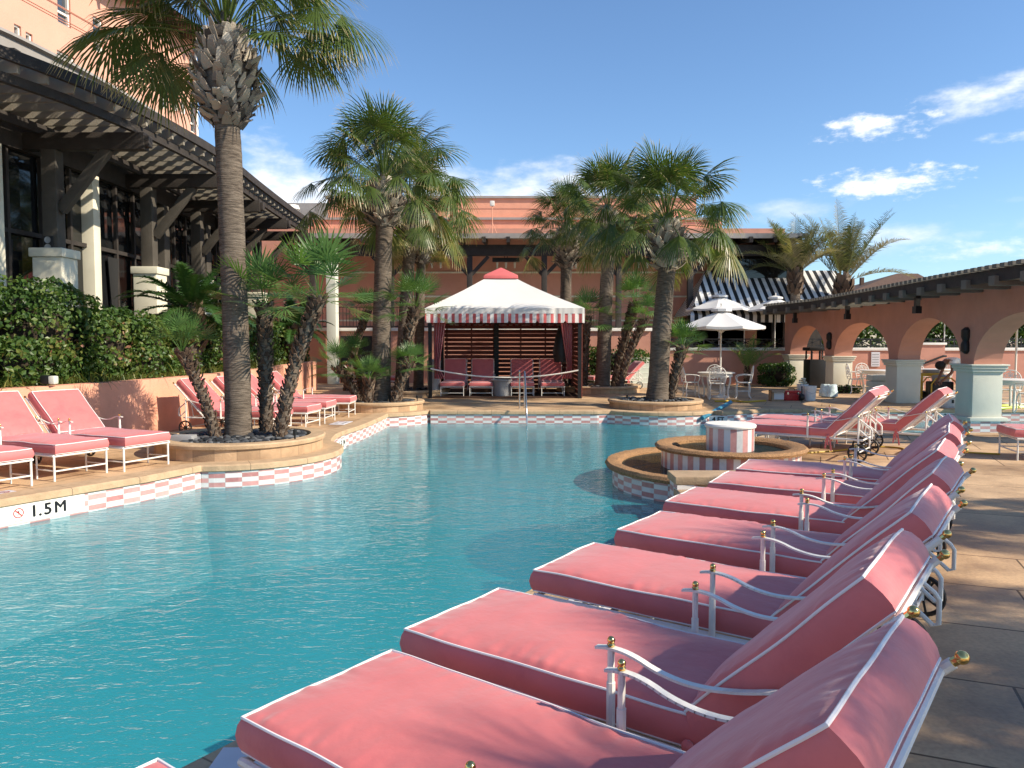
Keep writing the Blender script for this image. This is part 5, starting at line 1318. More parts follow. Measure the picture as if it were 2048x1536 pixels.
m = MB(); m.quad((-.1,-.1215,.05),(.165,-.1215,.05),(.165,-.1215,.24),(-.1,-.1215,.24)); m.build('label_sheet', M['signpaper'], t)
t = thing('hand_tool', 'dark round power tool lying between the toolbox and the bucket', 'tool', (gx(1604,20.6), 20.6, 0)); m = MB(); m.lathe([(1e-4,-.08),(.09,-.06),(.1,0),(.07,.06),(1e-4,.08)], n=16); m.xf(Matrix.Translation((0,0,.11)) @ Matrix.Rotation(radians(90),4,'Y')); m.build('body', M['rubber'], t, smooth=True); m = MB(); m.tube([(0,0,.2),(0,.0,.4)], .018, 6); m.build('handle', M['rubber'], t)
def plastic_bag(x, y, label, s):
    b = MB(); n, k = 18, 10; rr = Vector((s*3.1,0,0))
    for j in range(k+1):
        g = j/k
        for i in range(n):
            a = 2*pi*i/n; q = .17*(1-.35*g)*(1+.25*noise.noise(Vector((cos(a)*2,sin(a)*2,g*4))+rr)); q *= .35 if j == 0 else 1
            b.vert((x+q*cos(a)*1.1, y+q*sin(a)*.8, .36*g*(1+.2*noise.noise(Vector((cos(a)*2,sin(a)*2,9))+rr))))
    for j in range(k):
        for i in range(n): b.face((j*n+i, j*n+(i+1) % n, (j+1)*n+(i+1) % n, (j+1)*n+i))
    b.face([k*n+i for i in range(n)])
    tag(b.build('plastic_bag', M['bag'], smooth=True, sharp=30), label, 'bag', 'plastic bags by the arcade')
plastic_bag(gx(1651,22.0), 22.0, 'left crumpled white and blue plastic bag on the deck', 1)
plastic_bag(gx(1664,21.9), 21.9, 'right crumpled white and blue plastic bag on the deck', 4)
def cord(name, pts, r, mt, label, cat):
    m = MB(); m.tube(smooth_pts(pts, 3), r, 6); return tag(m.build(name, M[mt], smooth=True), label, cat)
cord('extension_cord', [(gx(1430,20.2),20.2,.03),(gx(1455,20.0),20.2,.03),(gx(1470,20.1),20.5,.03),(gx(1490,19.9),19.9,.03),(gx(1520,20.2),20.3,.03),(gx(1545,19.9),20.4,.03)], .025, 'hose', 'yellow cord lying loose on the deck near the patio set', 'cord')
cord('extension_cord', [(6.9,10.8,.012),(6.2,11.1,.012),(5.6,10.9,.012),(5.9,11.5,.012),(5.3,11.6,.012),(4.9,11.2,.012),(4.2,10.9,.012)], .012, 'hose', 'yellow cord curling across the deck beyond the lounger row', 'cord')
cord('garden_hose', [(10.6,16.2+2,.04),(11.2,17.8,.04),(12.2,18.3,.04),(13.4,18.2,.04),(13.0,18.9,.04),(11.9,18.6,.04),(10.9,18.9,.04)], .035, 'lime', 'bright lime green hose lying by the last arcade pier', 'hose')
t = thing('skimmer_net', 'blue pool skimmer net leaning over the pool edge', 'pool net', (4.6, 17.4, 0), world=True)
m = MB(); m.tube([(gx(1405,17.2),17.2,-.12),(gx(1462,18.2),18.2,.16)], .05, 8); m.build('pole', M['bluewrap'], t, smooth=True)
t = thing('pool_skimmer', 'dark slot of the pool skimmer in the tile wall', 'skimmer', (5.35, 17.6, 0), world=True)
m = MB(); a = Vector((gx(1464,17.55),17.63,0)); b = Vector((gx(1494,17.7),17.83,0)); m.quad((a.x,a.y-.01,-.2),(b.x,b.y-.01,-.2),(b.x,b.y-.01,-.085),(a.x,a.y-.01,-.085)); m.build('opening', M['black'], t)
t = thing('notice_board', 'white paper notice fixed on the pink wall behind the second arch', 'sign', (gx(1750,28.5), 28.58, 0), world=True)
m = MB(); m.bx(gx(1742,28.55),gx(1759,28.55),28.56,28.598,gz(733,28.6),gz(704,28.6)); m.build('sheet', M['signpaper'], t)
m = MB()
for k in range(5): m.bx(gx(1744,28.55),gx(1757,28.55),28.556,28.5599,gz(730-5*k,28.6),gz(728.4-5*k,28.6))
m.build('print_lines', M['grey'], t)
t = thing('saw_stand', 'yellow work stand carrying a saw beside the person', 'work stand', (gx(1856,20.6), 20.6, 0))
m = MB(); m.bx(-.3,.3,-.22,.22,.68,.76); m.build('table_top', M['yellow'], t, bevel=.015)
for a in (-1,1):
    for b in (-1,1): m = MB(); m.beam((a*.26,b*.18,.68),(a*.34,b*.26,0), .04,.04); m.build('leg', M['yellow'], t)
m = MB(); m.bx(-.1,.25,-.12,.12,.762,.85); m.build('saw', M['grey'], t, bevel=.02)
t = thing('generator', 'dark portable machine with yellow frame and wheels beside the person', 'machine', (gx(1881,20.3), 20.3, 0))
m = MB(); m.bx(-.3,.25,-.2,.2,.15,.55); m.build('engine', M['rubber'], t, bevel=.04)
m = MB()
for b in (-1,1): m.tube(smooth_pts([(-.36,b*.23,.08),(-.36,b*.23,.62),(.1,b*.23,.68),(.32,b*.23,.5),(.32,b*.23,.06)],1), .018, 6)
m.build('frame', M['yellow'], t, smooth=True)
m = MB(); m.lathe([(1e-4,.0),(.2,.0),(.22,.1),(.2,.16),(1e-4,.18)], (.0,0,.55), 20); m.build('tank', M['grey'], t, smooth=True)
for b in (-1,1): m = MB(); m.lathe([(1e-4,-.035),(.13,-.035),(.14,0),(.13,.035),(1e-4,.035)], n=20); m.xf(Matrix.Translation((-.3,b*.26,.14)) @ Matrix.Rotation(radians(90),4,'X')); m.build('wheel', M['black'], t, smooth=True)
t = thing('cooler_box', 'stack of pale plastic crates behind the third pier', 'crates', (gx(1757,21.4), 21.4, 0))
for k in range(4): m = MB(); m.bx(-.26,.26,-.2,.2,.17*k+.004,.17*k+.16); m.build('crate', M['cool'], t, bevel=.015)

# ------------------------------------------------------------------ bending person behind the arcade
def person():
    px = gx(1906,19.9); py_ = 19.9
    t = thing('person', 'person in white tee bending over a machine behind the arcade pier', 'person', (px, py_, 0))
    def skin(name, pts, edges, rad, mt, parent, sub=2):
        me = bpy.data.meshes.new(name); me.from_pydata(pts, edges, []); o = bpy.data.objects.new(name, me); COL.objects.link(o)
        md = o.modifiers.new('s', 'SKIN'); md.use_smooth_shade = True
        for v, r in zip(me.skin_vertices[0].data, rad): v.radius = (r, r) if not isinstance(r, tuple) else r
        me.skin_vertices[0].data[0].use_root = True
        o.modifiers.new('u', 'SUBSURF').levels = sub; o.modifiers['u'].render_levels = sub
        dg = bpy.context.evaluated_depsgraph_get(); m2 = bpy.data.meshes.new_from_object(o.evaluated_get(dg)); bpy.data.objects.remove(o, do_unlink=True)
        m2.materials.clear(); m2.materials.append(M[mt]); m2.polygons.foreach_set('use_smooth', [True]*len(m2.polygons))
        q = bpy.data.objects.new(name, m2); COL.objects.link(q); q.parent = parent; return q
    # facing -X and slightly toward the camera; hips at +X
    V = [(.30,0,.90),(.20,0,.99),(.04,0,1.10),(-.14,0,1.12),(-.235,-.01,1.075),(-.29,-.02,1.03),(-.375,-.03,.965),
         (.29,.10,.86),(.22,.12,.48),(.30,.13,.09),(.20,.14,.045),
         (.29,-.10,.86),(.19,-.12,.48),(.27,-.12,.09),(.17,-.13,.045),
         (-.13,.18,1.08),(-.16,.24,.83),(-.30,.14,.63),(-.36,.10,.57),
         (-.13,-.18,1.08),(-.17,-.25,.82),(-.33,-.18,.63),(-.39,-.14,.57)]
    Ed = [(0,1),(1,2),(2,3),(3,4),(4,5),(5,6),(0,7),(7,8),(8,9),(9,10),(0,11),(11,12),(12,13),(13,14),(3,15),(15,16),(16,17),(17,18),(3,19),(19,20),(20,21),(21,22)]
    rd = [(.13,.115),(.12,.105),(.13,.1),(.12,.09),.055,.085,.075,.085,.062,.045,.035,.085,.062,.045,.035,.055,.042,.036,.032,.055,.042,.036,.032]
    body = skin('body', V, Ed, rd, 'skin', t)
    k = 1.16
    skin('shirt', [V[1],V[2],V[3],(-.19,-.005,1.1),V[15],((V[15][0]+V[16][0])/2,(V[15][1]+V[16][1])/2,(V[15][2]+V[16][2])/2),V[19],((V[19][0]+V[20][0])/2,(V[19][1]+V[20][1])/2,(V[19][2]+V[20][2])/2)],
         [(0,1),(1,2),(2,3),(2,4),(4,5),(2,6),(6,7)], [(.15,.13),(.15,.12),(.14,.11),.08,.075,.07,.075,.07], 'tee', t)
    skin('trousers', [V[0],V[7],V[8],(.298,.13,.13),V[11],V[12],(.268,-.12,.13)], [(0,1),(1,2),(2,3),(0,4),(4,5),(5,6)], [(.145,.13),.105,.08,.07,.105,.08,.07], 'jean', t)
    h = MB(); h.ball((-.36,-.03,.985), .118, 16, 12, (1.1,.92,1.0))
    h.v = [p for p in h.v]; h.build('hair', M['hair'], t, smooth=True)
    for hx, hy, hz in ((-.37,.095,.56),(-.40,-.135,.56)):
        for f in range(4):
            g = MB(); y = hy-.027+.018*f; L = (.055,.065,.062,.05)[f]
            g.tube([(hx,y,hz),(hx-.03,y,hz-.03),(hx-.035-.012,y,hz-.03-L*.5),(hx-.03,y,hz-.04-L*.8)], [.0095,.009,.008,.007], 7); g.build('finger', M['skin'], body, smooth=True)
        g = MB(); g.tube([(hx+.01,hy-.03,hz-.0),(hx-.0,hy-.05,hz-.035),(hx-.02,hy-.055,hz-.06)], [.011,.01,.008], 7); g.build('thumb', M['skin'], body, smooth=True)
    for yy, xx in ((.14,.2),(-.13,.17)):
        s = MB(); s.ball((xx+.03,yy,.045), .05, 12, 8, (2.3,.95,.95)); s.v = [(p[0],p[1],max(p[2],.0)) for p in s.v]; s.build('shoe', M['rubber'], t, smooth=True)
person()
# ------------------------------------------------------------------ palms
def fan_leaf(mb, rr, base, az, el, pet, rad, nseg, span, droop, age, cup=.25, pw=.016, curve=.5, fold=.0):
    d = Vector((cos(az)*cos(el), sin(az)*cos(el), sin(el))); p = Vector(base); P = [p.copy()]
    n = 6; st = pet/n
    for k in range(n):
        p = p + d*st; d = (d + Vector((0,0,-1))*curve*st*(.3+.9*k/n)).normalized(); P.append(p.copy())
    side = d.cross(Vector((0,0,1)))
    if side.length < .05: side = Vector((-sin(az), cos(az), 0))
    side.normalize(); side = (side + Vector((0,0,rr.uniform(-.35,.35)))).normalized(); side = (side - d*side.dot(d)).normalized()
    up = side.cross(d)
    w = pw
    i0 = len(mb.v)
    for q in P: mb.v += [tuple(q-side*w), tuple(q+up*w*.8), tuple(q+side*w)]
    for k in range(n):
        a = i0+3*k
        for f in ((a,a+1,a+4,a+3),(a+1,a+2,a+5,a+4)): mb.face(f, [(min(age+.18,1),.1)]*4)
    hub = p; half = span/2; da = span/(nseg-1)
    for s in range(nseg):
        a = -half+da*(s+rr.uniform(-.22,.22)); ca, sa = cos(a), sin(a)
        L = rad*(.72+.28*cos(a*.62))*rr.uniform(.86,1.06)
        v = d*ca + side*sa
        tone = min(1, max(0, age+rr.uniform(-.12,.12)))
        hw = L*.5*da*.46
        rows = []
        fb = Vector((0,0,-1)); q = hub.copy(); dirv = (v + up*cup*(1-abs(sa))*.3 - up*fold*abs(sa)).normalized(); sw = (-d*sa + side*ca)
        fr = (0,.28,.56,.8,1.0); wd = (.12,.60,.76,.50,.03)
        zig = up*hw*.5*(1 if s % 2 else -1)
        for k, (f, wk) in enumerate(zip(fr, wd)):
            if k: 
                stp = L*(fr[k]-fr[k-1]); dirv = (dirv + fb*droop*(.25+1.4*fr[k]**2)*rr.uniform(.7,1.3)*stp/rad).normalized(); q = q + dirv*stp
            rows.append((q + zig*(1-f) - sw*hw*wk, q + zig*(1-f) + sw*hw*wk, f))
        i = len(mb.v)
        for l, r_, f in rows: mb.v += [tuple(l), tuple(r_)]
        for k in range(len(rows)-1):
            f0, f1 = rows[k][2], rows[k+1][2]
            mb.face((i+2*k, i+2*k+1, i+2*k+3, i+2*k+2), [(tone,f0),(tone,f0),(tone,f1),(tone,f1)])
def leaf_bases(mb, rr, prof, n, size, tilt=(.3,1.2)):
    """old leaf bases: flaps in a spiral over a lathe profile given as [(z, r)]"""
    z0, z1 = prof[0][0], prof[-1][0]
    def rad(z):
        for a, b in zip(prof, prof[1:]):
            if a[0] <= z <= b[0]: return a[1]+(b[1]-a[1])*(z-a[0])/(b[0]-a[0])
        return prof[-1][1]
    for k in range(n):
        f = (k+.5)/n; z = z0+(z1-z0)*f; a = k*2.39996+rr.uniform(-.25,.25); r = rad(z)
        L = size*rr.uniform(.7,1.35); w = size*rr.uniform(.28,.5); t = rr.uniform(*tilt)*(1.15-.5*f); tone = min(1,max(0,rr.gauss(.45+.25*f,.25)))
        er = Vector((cos(a),sin(a),0)); et = Vector((-sin(a),cos(a),0)); ez = Vector((0,0,1))
        c = er*(r*.86)+ez*z; d1 = (ez*cos(t)+er*sin(t)).normalized(); sw = et*1.0+ez*rr.uniform(-.25,.25); nrm = d1.cross(sw).normalized()
        d2 = (d1+nrm*rr.uniform(-.3,.5)).normalized()
        A = [c-sw*w, c+sw*w, c+d1*L*.55+sw*w*.75, c+d1*L*.55-sw*w*.75]; B = c+d1*L*.55+d2*L*.45; e2 = w*rr.uniform(.2,.6)
        C = [B+sw*e2, B-sw*e2]; th = .018
        top = A+C
        i = len(mb.v); mb.v += [tuple(p) for p in top]+[tuple(p-nrm*th+d1*.0) for p in top]
        u = [(tone,0)]*4
        for q in ((0,1,2,3),(3,2,4,5)): mb.face([i+x for x in q], u); mb.face([i+6+x for x in q][::-1], u)
        for x, y in ((1,2),(2,4),(4,5),(5,3),(3,0)): mb.face((i+x,i+6+x,i+6+y,i+y), [(max(0,tone-.3),0)]*4)
def palm_trunk(P, r0, r1, n=22, rings=70, flare=.09):
    """P: bottom to top points"""
    m = MB(); Q = smooth_pts(P, 3)
    L = [0]
    for a, b in zip(Q, Q[1:]): L.append(L[-1]+(Vector(b)-Vector(a)).length)
    def at(s):
        for k in range(len(Q)-1):
            if L[k] <= s <= L[k+1]: f = (s-L[k])/max(1e-6, L[k+1]-L[k]); return Vector(Q[k]).lerp(Vector(Q[k+1]), f)
        return Vector(Q[-1])
    for k in range(rings+1):
        f = k/rings; s = f*L[-1]; c = at(s); r = r0+(r1-r0)*f+flare*r0*math.exp(-s/.25)*1.6
        saw = ((s*16) % 1)
        for j in range(n):
            a = 2*pi*j/n; nn = 1+.05*noise.noise(Vector((cos(a)*1.5, sin(a)*1.5, s*2.2))+Vector(P[0]))+.035*noise.noise(Vector((cos(a)*4, sin(a)*4, s*14)))+.02*saw
            m.v.append((c.x+r*nn*cos(a), c.y+r*nn*sin(a), c.z))
    for k in range(rings):
        for j in range(n): m.face((k*n+j, k*n+(j+1) % n, (k+1)*n+(j+1) % n, (k+1)*n+j))
    return m
PG = 'tall fan palms around the pool'
def tall_palm(label, base, top, r0, r1, boot, crown_r, nf, seed, pet=.95, boot_r=2.4, nseg=38, dead=2, el_span=108, blade=.47, bs=.2, clear=False, extra=()):
    """trunk from base to top, old leaf bases over `boot` metres above it, then the crown"""
    rr = random.Random(seed); b = Vector(base); tp = Vector(top)
    t = thing('fan_palm', label, 'palm tree', base, 0, PG)
    rel = tp-b
    mid = rel*.5 + Vector((rel.x*-.12, rel.y*-.1, 0))
    palm_trunk([(0,0,-.02),tuple(mid),tuple(rel)], r0, r1).build('trunk', M['bark'], t, smooth=True, sharp=70)
    m = MB(); prof = [(0,r1*1.15),(boot*.25,r1*boot_r*.72),(boot*.6,r1*boot_r*.8),(boot*.85,r1*boot_r*.62),(boot,r1*1.0)]
    core = MB(); core.lathe([(r1*.9,-.1)]+[(r*.82,z) for z, r in prof]+[(r1*.5,boot+.25),(1e-4,boot+.45)], (0,0,0), 16); core.uv = [[(.12,0)]*4 for f in core.f]; core.hasuv = True
    m.add(core); m.hasuv = True
    leaf_bases(m, rr, prof, int(190*boot), bs*r1/.17)
    m.xf(Matrix.Translation(rel)); m.build('leaf_base_sheath', M['boot'], t, smooth=True, sharp=30)
    c = MB(); hz = boot
    for k in range(nf):
        f = (k+.5)/nf; el = radians(88-el_span*f**.95)+rr.uniform(-.14,.14); az = k*2.39996+rr.uniform(-.3,.3)
        if clear and el < .75 and sin(az) < -.35: continue
        r_ = r1*.55*(.3+f); base_ = (r_*cos(az), r_*sin(az), hz+.25-.55*f*boot*.45)
        age = .05+.36*f+rr.uniform(-.1,.12)
        if k >= nf-dead: age = rr.uniform(.7,.95)
        fan_leaf(c, rr, base_, az, el, pet*crown_r*.8*rr.uniform(.7,1.15)*(.72+.38*f), crown_r*blade*rr.uniform(.8,1.12), nseg, radians(rr.uniform(190,270)), .5+.78*f+rr.uniform(0,.5), age, curve=(.25+.6*f)/crown_r*1.5, fold=rr.uniform(.15,.6))
    for az, el, pl, rd in extra: fan_leaf(c, rr, (r1*.6*cos(az), r1*.6*sin(az), hz-.1), az, el, pl, rd, nseg, radians(230), .9, .25, curve=.75, fold=.45)
    c.hasuv = True; c.xf(Matrix.Translation(rel)); c.build('crown', M['fan'], t)
    return t
tall_palm('tallest fan palm, rising from the nearest round planter past the top edge', (-4.03,11.3,.17), (-4.13,11.35,4.7), .185, .178, 1.3, 2.05, 58, 11, boot_r=3.1, nseg=46, dead=0, el_span=82, extra=((.1,.25,1.05,1.0),(-.35,.15,.8,1.0),(2.9,.1,1.0,1.05),(3.4,.25,1.15,1.1)), blade=.54, bs=.17, clear=True)
tall_palm('fan palm in the round planter left of the cabana, trunk in front', (-3.1,18.1,.16), (-2.98,18.1,4.25), .23, .19, .95, 1.95, 56, 23, boot_r=2.7)
tall_palm('fan palm close behind the trunk left of the cabana, its crown lower right', (-3.25,22.6,.14), (-2.95,22.4,4.35), .20, .17, 1.0, 1.95, 50, 31, boot_r=2.5, dead=5, el_span=118)
tall_palm('thinnest fan palm behind the two trunks left of the cabana', (-2.85,23.4,.14), (-2.75,23.4,3.95), .15, .135, .9, 1.6, 26, 41, boot_r=2.4)
tall_palm('fan palm with thick trunk in the pool edge planter right of the cabana', (3.55,18.75,.14), (3.75,18.75,3.35), .255, .205, 1.0, 1.9, 54, 53, boot_r=2.5)
tall_palm('fan palm second right of the cabana with slender trunk', (2.88,24.4,.16), (3.03,24.4,4.35), .235, .2, 1.2, 2.0, 50, 61, boot_r=2.1)
tall_palm('fan palm just behind the right corner of the cabana roof', (1.88,27.2,0), (1.9,27.2,4.15), .22, .19, 1.35, 1.75, 44, 71, boot_r=2.3)

SG = 'small fan palms in the planters'
def small_palm(label, base, top, r, crown_r, nf, seed, pet=.62, top_el=88, low_el=-22):
    crown_r *= .93; rr = random.Random(seed); b = Vector(base); rel = Vector(top)-b
    t = thing('small_fan_palm', label, 'fan palm', base, 0, SG)
    mid = rel*.5 + Vector((rel.x*-.15, rel.y*-.12, 0))
    tm = palm_trunk([(0,0,-.03),tuple(mid),tuple(rel)], r, r*.9, 12, 30, .05); tm.build('trunk', M['bark'], t, smooth=True, sharp=70)
    m = MB(); L = rel.length
    n = int(L*95)+24; Q = smooth_pts([(0,0,-.03),tuple(mid),tuple(rel)], 3)
    for k in range(n):
        f = .02+.98*(k+.5)/n; i = min(int(f*(len(Q)-1)), len(Q)-2); c = Vector(Q[i]).lerp(Vector(Q[i+1]), f*(len(Q)-1)-i)
        one = MB(); leaf_bases(one, rr, [(0,r*(.95+.45*f)),(.001,r)], 1, r*1.0*(.6+.6*f), (.25,.7)); a = k*2.39996
        m.add(one, Matrix.Translation(c) @ Matrix.Rotation(a,4,'Z'))
    m.hasuv = True; m.build('leaf_base_sheath', M['fibre'], t, smooth=True, sharp=30)
    c = MB()
    nf = int(nf*.85)
    for k in range(nf):
        f = (k+.5)/nf; el = radians(top_el-(top_el-low_el)*f**.9)+rr.uniform(-.12,.12); az = k*2.39996+rr.uniform(-.3,.3)
        fan_leaf(c, rr, (r*.4*cos(az)*f, r*.4*sin(az)*f, .02), az, el, crown_r*pet*rr.uniform(.8,1.15), crown_r*.55*rr.uniform(.85,1.12), 19, radians(rr.uniform(150,200)), .06+.2*f, .15+.6*rr.random()*f, cup=.5, pw=.007, curve=.15)
    c.hasuv = True; c.xf(Matrix.Translation(rel)); c.build('crown', M['fan2'], t)
small_palm('short fan palm leaning left in front of the hedge, nearest planter', (-4.28,11.1,.17), (gx(372,11.2),11.1,1.44), .07, .62, 15, 3, low_el=30)
small_palm('straight small fan palm right of the tall trunk in the nearest planter', (-3.72,11.6,.17), (gx(532,11.6),11.6,2.12), .085, .85, 24, 5)
small_palm('curved small fan palm leaning right over the pool, nearest planter', (-3.42,11.2,.17), (gx(640,11.3),11.3,2.2), .085, .98, 27, 8, low_el=-15)
small_palm('small fan palm between the tall trunk and the cabana, high crown', (-2.7,18.0,.15), (gx(832,18.0),18.0,2.35), .10, .92, 26, 13)
small_palm('low fan palm at the left front corner of the cabana', (-2.75,17.75,.15), (gx(822,17.75),17.75,1.02), .08, .6, 22, 17)
small_palm('lowest fan palm in front of the trunk left of the cabana', (-3.3,17.55,.15), (gx(738,17.5),17.5,.72), .1, .62, 24, 19, low_el=0)
small_palm('low fan palm leaning left at the second round planter', (-3.55,17.9,.15), (gx(674,17.9),17.9,.95), .09, .66, 22, 29)
small_palm('dim low fan palm behind the second round planter', (-3.6,18.6,.15), (gx(712,18.6),18.6,1.2), .08, .6, 20, 37)
small_palm('small fan palm right of the thick trunk at the dining set', (3.9,18.9,.14), (gx(1364,18.9),18.9,1.4), .1, .75, 24, 43)
small_palm('small leaning fan palm with high crown between two tall trunks right of the cabana', (3.3,24.6,.16), (gx(1270,24.6),24.6,2.75), .13, 1.05, 24, 47)
small_palm('small fan palm below its taller neighbour right of the cabana', (3.35,24.0,.16), (gx(1288,24.0),24.0,2.2), .11, .85, 22, 59)
small_palm('small fan palm at the right edge of the cabana', (2.3,24.6,.16), (gx(1172,24.5),24.5,2.3), .11, 1.0, 24, 67)
small_palm('dark fan palm on the left in front of the terrace railing', (-5.4,25.0,0), (gx(735,25.0),25.0,2.5), .1, .95, 20, 73)

def feather_frond(mb, rr, base, az, el, L, nl, ll, droop, age, vee=.5, lw_=1.0):
    d = Vector((cos(az)*cos(el), sin(az)*cos(el), sin(el))); p = Vector(base); P = [(p.copy(), d.copy())]; n = 16; st = L/n
    for k in range(n):
        p = p+d*st; d = (d+Vector((0,0,-1))*droop*st*(.25+1.3*(k/n)**1.3)/L*2).normalized(); P.append((p.copy(), d.copy()))
    i0 = len(mb.v); w = .02*L/3
    for k, (q, dd) in enumerate(P):
        s = dd.cross(Vector((0,0,1))).normalized(); u = s.cross(dd); ww = w*(1.1-k/n)
        mb.v += [tuple(q-s*ww), tuple(q+u*ww), tuple(q+s*ww)]
    for k in range(n):
        a = i0+3*k
        for f in ((a,a+1,a+4,a+3),(a+1,a+2,a+5,a+4)): mb.face(f, [(.9,.1)]*4)
    for j in range(nl):
        f = .16+.84*j/nl; x = f*n; k = min(int(x), n-1); q = P[k][0].lerp(P[k+1][0], x-k); dd = P[k][1]; s = dd.cross(Vector((0,0,1))).normalized(); u = s.cross(dd)
        l = ll*(sin(pi*min(1, .12+f*.9))**.6)*rr.uniform(.7,1.15)
        for sg in (-1, 1):
            v = (s*sg*.8+dd*.65+u*vee*rr.uniform(.5,1.2)).normalized(); a = q+v*l*.5; v2 = (v+Vector((0,0,-1))*rr.uniform(.2,.75)).normalized(); b = a+v2*l*.5
            wv = dd*.5*(l*.05+.006)*lw_; tone = min(1,max(0,age+rr.uniform(-.2,.25))); i = len(mb.v)
            mb.v += [tuple(q-wv),tuple(q+wv),tuple(a+wv),tuple(a-wv),tuple(b)]
            mb.face((i,i+1,i+2,i+3), [(tone,0),(tone,0),(tone,.5),(tone,.5)]); mb.face((i+3,i+2,i+4), [(tone,.5),(tone,.5),(tone,1)])
def feather_palm(label, base, th, r, fronds, L, seed, mt='pinn', ll=.5, cat='palm tree', grp='feather palms on the patio', name='feather_palm', droop=(.35,.9), vee=.5, nl=52):
    rr = random.Random(seed); t = thing(name, label, cat, base, 0, grp)
    palm_trunk([(0,0,-.02),(.02,0,th*.5),(0,0,th)], r, r*.9, 14, 30).build('trunk', M['bark'], t, smooth=True, sharp=70)
    m = MB(); leaf_bases(m, rr, [(max(0,th-.8),r*1.1),(th*.9,r*1.35),(th+.1,r*.8)], 60, r*1.5, (.15,.5)); m.hasuv = True; m.build('leaf_base_sheath', M['fibre'], t, smooth=True, sharp=30)
    c = MB()
    for fr in fronds:
        az, el, k, dr = fr; feather_frond(c, rr, (r*.4*cos(az), r*.4*sin(az), th), az, el, L*k, nl, ll, dr, rr.uniform(.3,1.0), vee, 1.7 if mt == 'sago' else .9)
    c.hasuv = True; c.build('crown', M[mt], t)
def rnd_fronds(seed, n, e0, e1, d0, d1):
    rr = random.Random(seed); return [(k*2.39996+rr.uniform(-.3,.3), radians(e0+(e1-e0)*((k+.5)/n))+rr.uniform(-.1,.1), rr.uniform(.75,1.08), rr.uniform(d0,d1)) for k in range(n)]
f1 = [(pi,radians(68),1.05,.35),(pi*.9,radians(52),.9,.5),(0.2,radians(70),.9,.45),(-1.2,radians(60),.8,.8),(1.3,radians(78),1.0,.3),(2.6,radians(30),.8,.9),(-.4,radians(45),.75,.8),(-2.4,radians(40),.75,.8),]
feather_palm('left feather palm with ragged brown fronds rising before the striped awning', (gx(1587,30.2),30.2,.9), 3.3, .2, f1+rnd_fronds(4,12,80,30,.4,1.0), 2.4, 5, ll=.62)
f2 = [(pi*.97,radians(60),1.12,.35),(pi*.6,radians(84),1.1,.2),(.25,radians(58),1.2,.2),(0,radians(22),.95,.75),(.5,radians(72),.9,.4),(-1.4,radians(70),.8,.5),(pi*.9,radians(75),.9,.4),(.1,radians(48),.85,.3)]
feather_palm('right feather palm with windswept fronds at the end of the arcade roof', (gx(1682,30.2),30.2,.9), 3.0, .24, f2+rnd_fronds(6,12,82,38,.3,.8), 3.1, 9, ll=.62)
feather_palm('sago palm in the planter bed below the hotel pedestals', (gx(388,15.6),15.6,1.0), 1.2, .16, rnd_fronds(8,36,62,-22,.5,1.0), 1.55, 13, 'sago', .27, 'sago palm', 'sago palms in the planter bed', 'sago_palm', vee=.35, nl=60)
feather_palm('sago palm at the far end of the planter bed', (gx(588,22.5),22.5,1.1), .85, .16, rnd_fronds(9,28,80,-12,.7,1.3), 1.3, 15, 'sago', .27, 'sago palm', 'sago palms in the planter bed', 'sago_palm', vee=.35, nl=50)
feather_palm('small areca palm against the pink patio wall, one frond yellow green', (gx(1494,27.6),27.6,0), .55, .07, rnd_fronds(12,9,82,40,.5,1.2)+[(.1,radians(52),1.1,1.0)], 1.5, 21, 'fan2', .42, 'palm plant', 'potted palms', 'areca_palm', nl=26)

# ------------------------------------------------------------------ hedge, shrubs, grasses
def leaf_cloud(m, rr, blobs, n, size, tones=(0,1), bias=.6):
    """small folded leaves through the outer shell of lumpy ellipsoids"""
    tot = sum(b[3]*b[4]+b[4]*b[5]+b[3]*b[5] for b in blobs)
    for b in blobs:
        cx, cy, cz, ax, ay, az_ = b; k = int(n*(ax*ay+ay*az_+ax*az_)/tot)
        for _ in range(k):
            d = Vector((rr.gauss(0,1), rr.gauss(0,1), rr.gauss(0,1))).normalized()
            e = Vector([math.copysign(abs(q)**.62, q) for q in d])           # boxier than a ball
            lum = 1+.16*noise.noise(Vector((cx+d.x*1.6, cy+d.y*1.6, cz+d.z*1.6))*1.7)+.1*noise.noise(Vector((cx+d.x, cy+d.y, cz+d.z))*5)
            q = (1-rr.random()**2.2*.34)*lum
            p = Vector((cx+e.x*ax*q, cy+e.y*ay*q, cz+e.z*az_*q))
            nr = (d*bias+Vector((rr.uniform(-1,1),rr.uniform(-1,1),rr.uniform(-.6,1)))).normalized(); a = nr.cross(Vector((rr.uniform(-1,1),rr.uniform(-1,1),rr.uniform(-1,1)))).normalized(); c = nr.cross(a)
            s = size*rr.uniform(.6,1.25); w = s*.36; tone = tones[0]+(tones[1]-tones[0])*min(1,max(0, .38+.45*noise.noise(p*1.6)+rr.gauss(0,.2)))
            u = [(tone,.3)]*3; i = len(m.v)
            m.v += [tuple(p-a*s*.5), tuple(p+c*w+nr*s*.08), tuple(p+a*s*.5), tuple(p-c*w+nr*s*.08)]
            m.face((i,i+1,i+2), u); m.face((i,i+2,i+3), u)
